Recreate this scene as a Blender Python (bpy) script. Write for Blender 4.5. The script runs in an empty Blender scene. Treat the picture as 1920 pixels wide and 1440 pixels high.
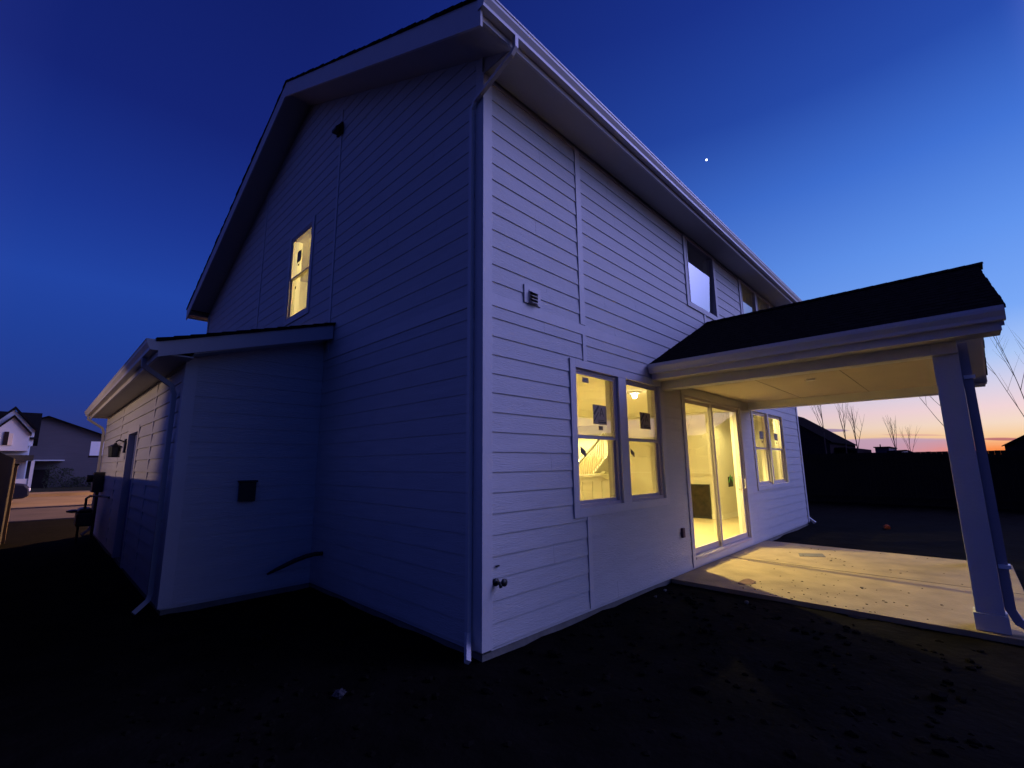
import bpy, math, random
from mathutils import Vector, Matrix
random.seed(7)
S = bpy.context.scene
COL = S.collection

# ------------------------------------------------------------------ camera
cd = bpy.data.cameras.new("camera"); cam = bpy.data.objects.new("camera", cd); COL.objects.link(cam)
cd.sensor_width = 36.0; cd.lens = 855.14 / 1920 * 36.0; cd.clip_start = 0.05; cd.clip_end = 4000
R_ = Vector((0.698931, -0.71514, -0.00838)); U_ = Vector((-0.117798, -0.12667, 0.984926)); B_ = Vector((-0.705421, -0.687408, -0.172775))
m = Matrix((R_, U_, B_)).transposed().to_4x4(); m.translation = Vector((-2.69366, -2.98867, 1.5208))
cam.matrix_world = m
S.camera = cam

# ------------------------------------------------------------------ colour helpers
def lin(c):
    c = c / 255.0
    return c / 12.92 if c <= 0.04045 else ((c + 0.055) / 1.055) ** 2.4
def rgb(r, g, b): return (lin(r), lin(g), lin(b), 1.0)

S.view_settings.view_transform = 'Standard'; S.view_settings.look = 'None'
S.view_settings.exposure = 0.0; S.view_settings.gamma = 1.0

# ------------------------------------------------------------------ dusk sky (world)
W = bpy.data.worlds.new("World"); S.world = W; W.use_nodes = True
nt = W.node_tree; nt.nodes.clear()
def N(t, **k):
    n = nt.nodes.new(t)
    for a, b in k.items(): setattr(n, a, b)
    return n
def L(a, b): nt.links.new(a, b)
def math_(op, a, b=None, c=None, clamp=False):
    n = N('ShaderNodeMath', operation=op); n.use_clamp = clamp
    for i, v in enumerate((a, b, c)):
        if v is None: continue
        if isinstance(v, (int, float)): n.inputs[i].default_value = v
        else: L(v, n.inputs[i])
    return n.outputs[0]
def sstep(v, a, b):
    n = N('ShaderNodeMapRange', interpolation_type='SMOOTHSTEP')
    L(v, n.inputs[0]); n.inputs[1].default_value = a; n.inputs[2].default_value = b
    n.inputs[3].default_value = 0; n.inputs[4].default_value = 1
    return n.outputs[0]
tc = N('ShaderNodeTexCoord'); nv = N('ShaderNodeVectorMath', operation='NORMALIZE'); L(tc.outputs['Generated'], nv.inputs[0])
sx = N('ShaderNodeSeparateXYZ'); L(nv.outputs[0], sx.inputs[0]); X, Y, Z = sx.outputs
SUN_AZ = math.radians(-22)
hor = math_('SQRT', math_('MAXIMUM', math_('ADD', math_('MULTIPLY', X, X), math_('MULTIPLY', Y, Y)), 1e-6))
cz = math_('DIVIDE', math_('ADD', math_('MULTIPLY', X, math.cos(SUN_AZ)), math_('MULTIPLY', Y, math.sin(SUN_AZ))), hor)
el = math_('MULTIPLY', math_('ARCSINE', Z), 180 / math.pi)           # degrees
p = math_('SQRT', math_('DIVIDE', math_('MAXIMUM', el, 0.0), 90.0))
def ramp(stops):
    n = N('ShaderNodeValToRGB'); cr = n.color_ramp; cr.interpolation = 'EASE' if False else 'LINEAR'
    while len(cr.elements) > 1: cr.elements.remove(cr.elements[-1])
    for i, (e, c) in enumerate(stops):
        q = math.sqrt(e / 90.0)
        s = cr.elements[0] if i == 0 else cr.elements.new(q)
        s.position = q; s.color = rgb(*c)
    L(p, n.inputs[0]); return n.outputs[0]
west = ramp([(0, (255, 138, 82)), (1.0, (255, 172, 108)), (2.2, (255, 212, 162)), (3.2, (253, 224, 200)), (4.6, (248, 218, 220)),
             (6.5, (222, 215, 236)), (9, (178, 204, 250)), (13, (125, 172, 250)), (20, (98, 150, 240)), (28, (66, 116, 215)), (36, (40, 78, 175)),
             (46, (28, 55, 148)), (60, (20, 38, 118)), (90, (16, 28, 95))])
mid = ramp([(0, (56, 54, 108)), (3, (42, 54, 122)), (7, (34, 58, 140)), (12, (32, 63, 152)), (17, (33, 67, 162)), (24, (27, 53, 144)),
            (34, (20, 36, 116)), (46, (17, 31, 104)), (60, (15, 27, 98)), (90, (15, 26, 90))])
east = ramp([(0, (46, 46, 82)), (6, (44, 50, 102)), (15, (38, 48, 108)), (35, (28, 36, 94)), (90, (14, 24, 84))])
def mix(fac, a, b):
    n = N('ShaderNodeMix', data_type='RGBA'); n.clamp_factor = True
    L(fac, n.inputs[0]); L(a, n.inputs[6]); L(b, n.inputs[7]); return n.outputs[2]
az0 = math_('MULTIPLY', math_('ARCTAN2', Y, X), 180 / math.pi)
south = sstep(az0, -104, -62)          # 0 behind the camera, 1 from the south-west round to the north
wf = math_('POWER', math_('MAXIMUM', math_('DIVIDE', math_('ADD', cz, 0.06), 1.06), 0.0), 1.25)
wf = math_('MULTIPLY', wf, south)
ef = math_('MULTIPLY', math_('MAXIMUM', math_('MULTIPLY', math_('ADD', cz, 0.42), -1.0), 0.0), 2.2, clamp=True)
eg = N('ShaderNodeVectorMath', operation='SCALE'); L(east, eg.inputs[0])      # darker to the south-east, a violet earth-glow to the north-east
L(math_('ADD', math_('MULTIPLY', sstep(Y, -0.35, 0.25), 1.9), 0.45), eg.inputs['Scale'])
mg = N('ShaderNodeVectorMath', operation='SCALE'); L(mid, mg.inputs[0])
L(math_('ADD', math_('MULTIPLY', math_('MAXIMUM', south, sstep(Y, -0.05, 0.1)), 0.2), 0.8), mg.inputs['Scale'])
sky = mix(ef, mix(wf, mg.outputs[0], west), eg.outputs[0])
# low cloud bank along the western horizon and one small streak above it
az = math_('MULTIPLY', math_('ARCTAN2', Y, X), 180 / math.pi)
nz = N('ShaderNodeTexNoise'); nz.inputs['Scale'].default_value = 9; nz.inputs['Detail'].default_value = 5
mp = N('ShaderNodeMapping'); mp.inputs['Scale'].default_value = (1, 1, 9); L(nv.outputs[0], mp.inputs[0]); L(mp.outputs[0], nz.inputs['Vector'])
nn = math_('SUBTRACT', nz.outputs['Fac'], 0.5)
edge = math_('ADD', math_('ADD', math_('MULTIPLY', math_('ABSOLUTE', math_('SUBTRACT', az, 1.0)), 0.04), 1.95), math_('MULTIPLY', nn, 0.9))
bank = math_('SUBTRACT', 1.0, sstep(math_('SUBTRACT', el, edge), -0.12, 0.16))
azm = math_('ADD', sstep(az, -1.2, 1.2), math_('SUBTRACT', 1.0, sstep(az, -14.0, -7.0)), clamp=True)
bank = math_('MULTIPLY', math_('MULTIPLY', bank, azm), math_('SUBTRACT', 1.0, sstep(math_('ABSOLUTE', az), 40, 75)))
cb = N('ShaderNodeRGB'); cb.outputs[0].default_value = rgb(184, 150, 184)
sky = mix(math_('MULTIPLY', bank, 0.85), sky, cb.outputs[0])
def streak(caz, cel, waz, wel, col, amt):
    global sky
    a = math_('DIVIDE', math_('SUBTRACT', az, caz), waz)
    tilt = math_('ADD', math_('SUBTRACT', el, cel), math_('MULTIPLY', math_('SUBTRACT', az, caz), -0.06))
    b = math_('DIVIDE', math_('ADD', tilt, math_('MULTIPLY', nn, 0.25)), wel)
    d = math_('ADD', math_('MULTIPLY', a, a), math_('MULTIPLY', b, b))
    k = math_('SUBTRACT', 1.0, sstep(d, 0.35, 1.0))
    c = N('ShaderNodeRGB'); c.outputs[0].default_value = rgb(*col)
    sky = mix(math_('MULTIPLY', k, amt), sky, c.outputs[0])
og = N('ShaderNodeRGB'); og.outputs[0].default_value = rgb(255, 132, 62)
omask = math_('MULTIPLY', math_('SUBTRACT', 1.0, sstep(math_('ADD', el, math_('MULTIPLY', nn, 1.2)), 0.3, 2.1)), math_('MULTIPLY', math_('SUBTRACT', 1.0, sstep(az, -1.5, 6.0)), sstep(az, -24, -10)))
sky = mix(math_('MULTIPLY', omask, 0.85), sky, og.outputs[0])
streak(9.6, 3.15, 1.9, 0.22, (150, 125, 165), 0.85)
streak(-2.6, 1.75, 1.5, 0.16, (176, 96, 110), 0.85)
streak(3.2, 2.35, 2.6, 0.12, (214, 150, 150), 0.5)
# broad afterglow in the south-west, over the place where the sun went down (right of the frame)
ga, ge = math.radians(-36), math.radians(33)
gd = math_('ADD', math_('ADD', math_('MULTIPLY', X, math.cos(ga) * math.cos(ge)), math_('MULTIPLY', Y, math.sin(ga) * math.cos(ge))), math_('MULTIPLY', Z, math.sin(ge)))
gl_ = math_('MULTIPLY', math_('EXPONENT', math_('MULTIPLY', math_('SUBTRACT', gd, 1.0), 24.0)), math_('SUBTRACT', 1.0, sstep(az, -26, -7)))
gl_ = math_('MULTIPLY', gl_, sstep(Z, -0.02, 0.02))
gc = N('ShaderNodeMix', data_type='RGBA'); gc.blend_type = 'ADD'; gc.inputs[0].default_value = 1.0
gs = N('ShaderNodeVectorMath', operation='SCALE'); gs.inputs[0].default_value = (3.5, 3.4, 8.6); L(gl_, gs.inputs['Scale'])
L(sky, gc.inputs[6]); L(gs.outputs[0], gc.inputs[7]); sky = gc.outputs[2]
bg = N('ShaderNodeBackground'); L(sky, bg.inputs[0]); bg.inputs[1].default_value = 1.0
wo = N('ShaderNodeOutputWorld'); L(bg.outputs[0], wo.inputs[0])

# ------------------------------------------------------------------ materials
def mat(name, col, rough=0.7, bump=0.0, bscale=20, var=0.0, vscale=3, spec=0.3, metal=0.0, stretch=(1, 1, 1), col2=None, detail=5):
    M = bpy.data.materials.new(name); M.use_nodes = True
    t = M.node_tree; b = t.nodes['Principled BSDF']
    c = col if len(col) == 4 else (*col, 1)
    b.inputs['Base Color'].default_value = c; b.inputs['Roughness'].default_value = rough
    b.inputs['Specular IOR Level'].default_value = spec; b.inputs['Metallic'].default_value = metal
    if bump or var:
        tcn = t.nodes.new('ShaderNodeTexCoord'); mpn = t.nodes.new('ShaderNodeMapping'); mpn.inputs['Scale'].default_value = stretch
        t.links.new(tcn.outputs['Object'], mpn.inputs[0])
    if var:
        n = t.nodes.new('ShaderNodeTexNoise'); n.inputs['Scale'].default_value = vscale; n.inputs['Detail'].default_value = detail
        t.links.new(mpn.outputs[0], n.inputs['Vector'])
        r = t.nodes.new('ShaderNodeValToRGB'); r.color_ramp.elements[0].position = 0.3; r.color_ramp.elements[1].position = 0.72
        k = 1 - var
        r.color_ramp.elements[0].color = (*[x * k for x in c[:3]], 1) if col2 is None else (*col2[:3], 1)
        r.color_ramp.elements[1].color = c
        t.links.new(n.outputs['Fac'], r.inputs[0]); t.links.new(r.outputs[0], b.inputs['Base Color'])
    if bump:
        n = t.nodes.new('ShaderNodeTexNoise'); n.inputs['Scale'].default_value = bscale; n.inputs['Detail'].default_value = 6
        t.links.new(mpn.outputs[0], n.inputs['Vector'])
        bp = t.nodes.new('ShaderNodeBump'); bp.inputs['Strength'].default_value = bump; bp.inputs['Distance'].default_value = 0.02
        t.links.new(n.outputs['Fac'], bp.inputs['Height']); t.links.new(bp.outputs[0], b.inputs['Normal'])
    return M
def emit(name, col, s):
    M = bpy.data.materials.new(name); M.use_nodes = True; t = M.node_tree; b = t.nodes['Principled BSDF']
    b.inputs['Base Color'].default_value = (*col, 1)
    b.inputs['Emission Color'].default_value = (*col, 1); b.inputs['Emission Strength'].default_value = s
    return M
SIDING = mat('painted_siding', (0.56, 0.55, 0.56), 0.6, bump=0.35, bscale=14, var=0.10, vscale=2.2, stretch=(1, 1, 9))
TRIM = mat('painted_trim', (0.60, 0.58, 0.59), 0.55, bump=0.12, bscale=30, var=0.06, vscale=4)
SOFFIT = mat('soffit_paint', (0.50, 0.48, 0.46), 0.7, bump=0.1, bscale=25, var=0.06)
METAL = mat('gutter_metal', (0.62, 0.60, 0.61), 0.4, bump=0.05, bscale=3, var=0.05, spec=0.5)
SHINGLE = mat('asphalt_shingle', (0.018, 0.017, 0.018), 0.95, bump=0.8, bscale=60, var=0.5, vscale=14, spec=0.0)
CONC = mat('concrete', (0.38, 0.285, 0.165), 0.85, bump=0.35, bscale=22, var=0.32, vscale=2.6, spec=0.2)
CONC2 = mat('foundation_concrete', (0.20, 0.19, 0.175), 0.9, bump=0.4, bscale=25, var=0.3, vscale=6)
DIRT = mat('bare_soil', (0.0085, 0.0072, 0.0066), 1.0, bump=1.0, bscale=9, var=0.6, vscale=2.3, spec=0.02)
PAINT = mat('warm_wall_paint', (0.74, 0.70, 0.60), 0.8, bump=0.05, bscale=60, var=0.03)
CEIL = mat('ceiling_paint', (0.76, 0.73, 0.64), 0.85)
FLOOR = mat('interior_floor', (0.60, 0.50, 0.34), 0.45, var=0.15, vscale=6, stretch=(1, 8, 1), spec=0.4)
WHITE = mat('white_gloss_trim', (0.78, 0.75, 0.68), 0.4)
VINYL = mat('white_vinyl', (0.50, 0.45, 0.47), 0.45)
DARK = mat('dark_plastic', (0.02, 0.02, 0.022), 0.5)
BLACKM = mat('black_metal', (0.015, 0.015, 0.017), 0.45, spec=0.5)
STONE = mat('fireplace_black', (0.05, 0.035, 0.022), 0.4, var=0.85, vscale=7, spec=0.25)
LABEL = mat('window_label', (0.32, 0.26, 0.16), 0.6); LABELW = mat('window_label_ink', (0.10, 0.09, 0.06), 0.6)
GREEN = mat('green_tag', (0.10, 0.42, 0.10), 0.6)
def glass(name, ior):
    M = bpy.data.materials.new(name); M.use_nodes = True; t = M.node_tree; t.nodes.clear()
    o = t.nodes.new('ShaderNodeOutputMaterial'); mx = t.nodes.new('ShaderNodeMixShader')
    tr = t.nodes.new('ShaderNodeBsdfTransparent'); tr.inputs[0].default_value = (0.94, 0.96, 0.94, 1)
    gl = t.nodes.new('ShaderNodeBsdfGlossy'); gl.inputs['Roughness'].default_value = 0.0
    fr = t.nodes.new('ShaderNodeFresnel'); fr.inputs[0].default_value = ior
    ge_ = t.nodes.new('ShaderNodeNewGeometry'); mr = t.nodes.new('ShaderNodeMapRange'); mr.inputs[3].default_value = ior; mr.inputs[4].default_value = 1 / ior
    t.links.new(ge_.outputs['Backfacing'], mr.inputs[0]); t.links.new(mr.outputs[0], fr.inputs[0])      # same reflectance from both sides
    t.links.new(fr.outputs[0], mx.inputs[0]); t.links.new(tr.outputs[0], mx.inputs[1]); t.links.new(gl.outputs[0], mx.inputs[2])
    t.links.new(mx.outputs[0], o.inputs[0]); return M
GLASS = glass('double_glazing', 1.95)
GLASS2 = glass('coated_glazing', 5.5)

# ------------------------------------------------------------------ mesh builder
class MB:
    def __init__(s): s.v = []; s.f = []; s.mi = []; s.cur = 0
    def add(s, vs, fs):
        b = len(s.v); s.v += [tuple(x) for x in vs]
        for f in fs: s.f.append(tuple(b + i for i in f)); s.mi.append(s.cur)
        return s
    def box(s, x0, x1, y0, y1, z0, z1):
        x0, x1 = sorted((x0, x1)); y0, y1 = sorted((y0, y1)); z0, z1 = sorted((z0, z1))
        vs = [(x, y, z) for z in (z0, z1) for y in (y0, y1) for x in (x0, x1)]
        return s.add(vs, [(0, 2, 3, 1), (4, 5, 7, 6), (0, 1, 5, 4), (2, 6, 7, 3), (0, 4, 6, 2), (1, 3, 7, 5)])
    def hexa(s, a, b):      # a, b: 4 corner loops, bottom and top
        vs = list(a) + list(b)
        return s.add(vs, [(3, 2, 1, 0), (4, 5, 6, 7), (0, 1, 5, 4), (1, 2, 6, 5), (2, 3, 7, 6), (3, 0, 4, 7)])
    def prism(s, poly, d):
        n = len(poly); d = Vector(d); a = [Vector(q) for q in poly]; b = [q + d for q in a]
        fs = [tuple(range(n))[::-1], tuple(range(n, 2 * n))] + [(i, (i + 1) % n, n + (i + 1) % n, n + i) for i in range(n)]
        return s.add(a + b, fs)
    def tube(s, pts, rad, n=8, flat=None):
        pts = [Vector(q) for q in pts]; rings = []; up = None
        for i, q in enumerate(pts):
            d = (pts[min(i + 1, len(pts) - 1)] - pts[max(i - 1, 0)]).normalized()
            if up is None:
                up = Vector((0, 0, 1)) if abs(d.z) < 0.9 else Vector((1, 0, 0))
            a = d.cross(up).normalized(); c = a.cross(d).normalized(); up = c
            r = rad[i] if isinstance(rad, (list, tuple)) else rad
            if flat:   # rectangular section (half-widths)
                rings.append([q + a * sx_ * flat[0] + c * sy_ * flat[1] for sx_, sy_ in ((-1, -1), (1, -1), (1, 1), (-1, 1))])
            else:
                rings.append([q + (a * math.cos(2 * math.pi * k / n) + c * math.sin(2 * math.pi * k / n)) * r for k in range(n)])
        m_ = len(rings[0]); vs = [x for r in rings for x in r]; fs = []
        for i in range(len(rings) - 1):
            for k in range(m_): fs.append((i * m_ + k, i * m_ + (k + 1) % m_, (i + 1) * m_ + (k + 1) % m_, (i + 1) * m_ + k))
        fs.append(tuple(range(m_))[::-1]); fs.append(tuple((len(rings) - 1) * m_ + k for k in range(m_)))
        return s.add(vs, fs)
    def lathe(s, prof, c=(0, 0, 0), n=16):
        vs = []; fs = []
        for r, z in prof:
            for k in range(n): vs.append((c[0] + r * math.cos(2 * math.pi * k / n), c[1] + r * math.sin(2 * math.pi * k / n), c[2] + z))
        for i in range(len(prof) - 1):
            for k in range(n): fs.append((i * n + k, i * n + (k + 1) % n, (i + 1) * n + (k + 1) % n, (i + 1) * n + k))
        fs.append(tuple(range(n))[::-1]); fs.append(tuple((len(prof) - 1) * n + k for k in range(n)))
        return s.add(vs, fs)
    def blob(s, c, r, seed=0, n=10, amp=0.25):
        rn = random.Random(seed); vs = []; fs = []
        m_ = n // 2
        for i in range(m_ + 1):
            th = math.pi * i / m_
            for k in range(n):
                ph = 2 * math.pi * k / n; q = 1 + rn.uniform(-amp, amp) * (0 < i < m_)
                vs.append((c[0] + r[0] * q * math.sin(th) * math.cos(ph), c[1] + r[1] * q * math.sin(th) * math.sin(ph), c[2] + r[2] * q * math.cos(th)))
        for i in range(m_):
            for k in range(n): fs.append((i * n + k, (i + 1) * n + k, (i + 1) * n + (k + 1) % n, i * n + (k + 1) % n))
        return s.add(vs, fs)
    def build(s, name, mats, parent=None, smooth=False, bevel=0.0):
        me = bpy.data.meshes.new(name); me.from_pydata(s.v, [], s.f)
        for q in (mats if isinstance(mats, (list, tuple)) else [mats]): me.materials.append(q)
        me.polygons.foreach_set('material_index', s.mi)
        if smooth: me.polygons.foreach_set('use_smooth', [True] * len(s.f))
        me.update()
        o = bpy.data.objects.new(name, me); COL.objects.link(o)
        if parent:
            o.parent = parent; o.matrix_parent_inverse = parent_inv(parent)
        if bevel:
            b = o.modifiers.new('bevel', 'BEVEL'); b.width = bevel; b.segments = 2; b.limit_method = 'ANGLE'
        return o
def parent_inv(pr):
    M = Matrix.Identity(4); q = pr
    while q is not None:
        M = q.matrix_basis.copy() if q.parent is None else q.matrix_basis.copy()
        break
    if pr.parent is None: return pr.matrix_basis.inverted()
    return Matrix.Identity(4)
def empty(name, loc, label, cat, group=None):
    o = bpy.data.objects.new(name, None); COL.objects.link(o); o.location = loc; o.empty_display_size = 0.3
    o['label'] = label; o['category'] = cat
    if group: o['group'] = group
    return o
def tag(o, label, cat, group=None):
    o['label'] = label; o['category'] = cat
    if group: o['group'] = group
    return o
def struct(o): o['kind'] = 'structure'; return o

# a wall plane: P(u, n, z) -> world, n = outwards
class Plane:
    def __init__(s, fn): s.fn = fn
    def box(s, mb, u0, u1, n0, n1, z0, z1):
        a = s.fn(u0, n0, z0); b = s.fn(u1, n1, z1); mb.box(a[0], b[0], a[1], b[1], a[2], b[2])
    def quadprism(s, mb, pts, n0, n1):
        a = [Vector(s.fn(u, n0, z)) for u, z in pts]; d = Vector(s.fn(0, n1, 0)) - Vector(s.fn(0, n0, 0)); mb.prism(a, d)
REAR = Plane(lambda u, n, z: (u, -n, z))
GABLE = Plane(lambda u, n, z: (-n, u, z))
BFRONT = Plane(lambda u, n, z: (u, 3.4 - n, z))
BSIDE = Plane(lambda u, n, z: (-1.6 - n, u, z))

EXP = 0.1778; Z0 = 0.03
def siding(pl, u0, u1, z0, z1, holes, top=None, zs=Z0, thick=0.0195, mb=None, butt=False):
    """lapped boards; holes (u0,u1,z0,z1) are left out; top(z) -> (ulo, uhi) clips under a roof line"""
    mb = mb or MB()
    k0 = int(math.floor((z0 - zs) / EXP)) - 1
    k = k0
    while zs + k * EXP < z1:
        a = zs + k * EXP; b = a + EXP; k += 1
        lo = max(a, z0); hi = min(b, z1)
        if hi - lo < 0.004: continue
        cuts = sorted({lo, hi, *[c for h in holes for c in (h[2], h[3]) if lo < c < hi]})
        for s0, s1 in zip(cuts[:-1], cuts[1:]):
            mz = 0.5 * (s0 + s1)
            spans = [(u0, u1)]
            for h in holes:
                if h[2] < mz < h[3]:
                    ns = []
                    for q0, q1 in spans:
                        if h[1] <= q0 or h[0] >= q1: ns.append((q0, q1)); continue
                        if h[0] > q0: ns.append((q0, h[0]))
                        if h[1] < q1: ns.append((h[1], q1))
                    spans = ns
            if butt:
                jr = random.Random(k * 7 + int(u0 * 10) + 3); js = [u0 + jr.uniform(.6, 3.6) + 3.66 * i_ for i_ in range(4)]; ns = []
                for q0, q1 in spans:
                    c = q0
                    for j in js:
                        if c + .3 < j < q1 - .3: ns.append((c, j - .0012)); c = j + .0012
                    ns.append((c, q1))
                spans = ns
            for q0, q1 in spans:
                b0, b1, t0, t1 = q0, q1, q0, q1
                if top:
                    A = top(s0); B = top(s1)
                    if A is None: continue
                    if B is None: B = (0.5 * (A[0] + A[1]),) * 2
                    b0, b1 = max(q0, A[0]), min(q1, A[1]); t0, t1 = max(q0, B[0]), min(q1, B[1])
                    if b1 - b0 < 0.01: continue
                    if t1 < t0: t0 = t1 = 0.5 * (t0 + t1)
                def nn_(z): return 0.002 + (thick - 0.002) * (b - z) / EXP
                nb, ntp = nn_(s0), nn_(s1)
                f = pl.fn
                mb.hexa([f(b0, 0.0005, s0), f(b1, 0.0005, s0), f(b1, nb, s0), f(b0, nb, s0)],
                        [f(t0, 0.0005, s1), f(t1, 0.0005, s1), f(t1, ntp, s1), f(t0, ntp, s1)])
    return mb
def wall_cols(pl, mb, u0, u1, z0, topf, holes, n0, n1, brk=()):
    """slab with rectangular holes under a roof line topf(u)"""
    us = sorted({u0, u1, *[c for h in holes for c in h[:2]], *brk})
    for a, b in zip(us[:-1], us[1:]):
        mid_ = 0.5 * (a + b); hs = sorted([h for h in holes if h[0] < mid_ < h[1]], key=lambda h: h[2]); z = z0
        for h in hs:
            if h[2] - z > 1e-4: pl.box(mb, a, b, n0, n1, z, h[2])
            z = h[3]
        pl.quadprism(mb, [(a, z), (b, z), (b, topf(b)), (a, topf(a))], n0, n1)

# ================================================================== SETTING
def terrain():
    mb = MB(); n = 90
    xs = sorted({*[-30 + i * 1.0 for i in range(61)], -600, -200, -80, 45, 90, 250, 1500, *[-3 + i * 0.25 for i in range(48)]})
    ys = sorted({*[-30 + i * 1.0 for i in range(61)], -600, -200, -80, 45, 90, 250, 1500, *[-4 + i * 0.25 for i in range(30)]})
    rn = random.Random(3); vs = []
    for y in ys:
        for x in xs:
            near = -4 < x < 14 and -6 < y < 6
            z = -0.055 + (rn.uniform(-0.018, 0.014) if near else rn.uniform(-0.03, 0.01))
            if y > 15: z = -0.12
            vs.append((x, y, z))
    w = len(xs); fs = [(j * w + i, j * w + i + 1, (j + 1) * w + i + 1, (j + 1) * w + i) for j in range(len(ys) - 1) for i in range(w - 1)]
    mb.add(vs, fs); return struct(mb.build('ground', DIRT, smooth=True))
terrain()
ROADM = mat('road_concrete', (0.24, 0.165, 0.09), 0.85, bump=0.3, bscale=10, var=0.35, vscale=0.5)
WALKM = mat('sidewalk_concrete', (0.10, 0.072, 0.062), 0.85, bump=0.3, bscale=10, var=0.4, vscale=0.8)
LAWNM = mat('dormant_lawn', (0.075, 0.062, 0.035), 1.0, bump=1, bscale=40, var=0.5, vscale=3, spec=0.05)
struct(MB().box(-60, 30, 24.5, 35, -0.2, -0.10).build('road', ROADM))
struct(MB().box(-60, 30, 18.2, 24.2, -0.2, -0.09).build('pavement', WALKM))
struct(MB().box(-60, 30, 24.2, 24.5, -0.2, -0.04).build('kerb', WALKM))
struct(MB().box(-60, 30, 35, 35.25, -0.2, 0.06).build('kerb', ROADM))
struct(MB().box(-60, 30, 35.25, 38.0, -0.2, 0.05).build('pavement', ROADM))
struct(MB().box(-60, 30, 38.0, 80, -0.2, 0.02).build('lawn', LAWNM))

# ================================================================== THE HOUSE
house = empty('house', (0, 0, 0), 'large two storey house clad in pale lap siding, its ground floor windows lit yellow', 'house')
ZS = 5.42                       # eave soffit level
HX = 11.05; HY = 10.75          # plan size
RY, RZ = 4.65, 8.15             # ridge
def ztop(y): return 5.60 + 0.5 * (y + 0.45) if y <= RY else RZ - (RZ - 5.60) / (11.05 - RY) * (y - RY)
DROP = 0.205
# openings (u0,u1,z0,z1)
WL = (1.37, 2.26, 1.05, 2.585); WR = (2.44, 3.35, 1.05, 2.585)
SL = (4.16, 6.62, 0.12, 2.56)
FL = (7.38, 8.36, 1.05, 2.56); FR = (8.44, 9.50, 1.05, 2.56)
U1 = (4.68, 5.90, 4.20, 5.385)
U2a = (7.42, 8.40, 4.20, 5.385); U2b = (8.48, 9.48, 4.20, 5.385)
rear_open = [WL, WR, SL, FL, FR, U1, U2a, U2b]
T = 0.09
trims = [(1.27, 3.45, 0.955, 2.675), (4.06, 6.72, 0.0, 2.66), (7.29, 9.59, 0.96, 2.65), (4.58, 5.99, 4.11, 5.42), (7.32, 9.57, 4.11, 5.42)]
band = (0.10, HX, 2.99, 3.11)
joints = [(1.50, 1.60, 3.11, ZS), (1.53, 1.60, 2.675, 2.99), (1.50, 1.57, Z0, 0.955), (5.26, 5.33, 3.95, 4.11)]
vplate = (0.54, 0.80, 3.13, 3.33)
S1 = siding(REAR, 0.10, HX - 0.1, Z0, ZS, trims + [band] + joints + [vplate], thick=0.012, butt=True)
S1.build('wall', SIDING, house)
GW = (4.14, 5.02, 3.96, 5.46)
gtrim = (4.06, 5.10, 3.88, 5.54)
def gtop(z):
    z += DROP
    lo = (z - 5.60) / 0.5 - 0.45; hi = RY + (RZ - z) / ((RZ - 5.60) / (11.05 - RY))
    if z >= RZ: return None
    return (max(0.10, lo), min(HY, hi))
gj = [(3.25, 3.31, 3.11, 7.0), (6.6, 6.66, 3.11, 7.4), (3.25, 3.31, 0.0, 0.02)]
G1 = siding(GABLE, 0.10, HY - 0.1, Z0, RZ - DROP - 0.01, [gtrim, (0.10, HY, 2.99, 3.11)] + gj, top=gtop, thick=0.0085, butt=True)
G1.build('wall', SIDING, house)
# sheathing and drywall behind the boards
def sheath():
    mb = MB(); wall_cols(REAR, mb, 0.0, HX, 0.0, lambda u: 5.58, rear_open, -0.10, 0.0)
    g = lambda u: ztop(u) - DROP - 0.005
    wall_cols(GABLE, mb, 0.0, HY, 0.0, g, [GW], -0.10, 0.0, brk=(RY,))
    mb.prism([(HX, 0, 0), (HX, HY, 0), (HX, HY, ztop(HY) - .27), (HX, RY, ztop(RY) - .27), (HX, 0, ztop(0) - .27)], (-0.15, 0, 0))
    mb.box(0, HX, HY - 0.15, HY, 0, 5.4)
    o = mb.build('sheathing', SIDING, house)
    mb = MB(); wall_cols(REAR, mb, 0.10, HX - .15, 0.10, lambda u: 5.44, rear_open, -0.17, -0.101)
    wall_cols(GABLE, mb, 0.171, HY - .15, 0.10, lambda u: ztop(u) - DROP - 0.05, [GW], -0.17, -0.101, brk=(RY,))
    mb.build('drywall', PAINT, house)
sheath()
# trim boards
tb = MB()
REAR.box(tb, -0.0225, 0.095, 0, 0.0225, Z0 - 0.01, ZS)
REAR.box(tb, HX - 0.095, HX + 0.0225, 0, 0.0225, Z0 - 0.01, ZS)
GABLE.box(tb, -0.0, 0.095, 0, 0.0225, Z0 - 0.01, 5.60)
GABLE.box(tb, HY - 0.1, HY, 0, 0.0225, Z0 - 0.01, 5.44)
REAR.box(tb, 0.0955, HX - 0.0955, 0, 0.014, 2.992, 3.108)
GABLE.box(tb, 0.0955, HY - 0.1005, 0, 0.014, 2.992, 3.108)
for j in joints: REAR.box(tb, j[0] + .001, j[1] - .001, 0, 0.019, j[2] + .001, j[3] - .001)
for j in gj[:2]: GABLE.box(tb, j[0] + .001, j[1] - .001, 0, 0.017, j[2] + .001, min(j[3], ztop(j[0]) - DROP))
def frame(mb, pl, o, i, n0, n1):
    pl.box(mb, o[0], i[0], n0, n1, o[2], o[3]); pl.box(mb, i[1], o[1], n0, n1, o[2], o[3])
    if i[2] > o[2] + 1e-4: pl.box(mb, i[0], i[1], n0, n1, o[2], i[2])
    if o[3] > i[3] + 1e-4: pl.box(mb, i[0], i[1], n0, n1, i[3], o[3])
def sh(r, d): return (r[0] + d, r[1] - d, r[2] + d, r[3] - d)
def cover(a, b): return (a[0], b[1], a[2], a[3])
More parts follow.
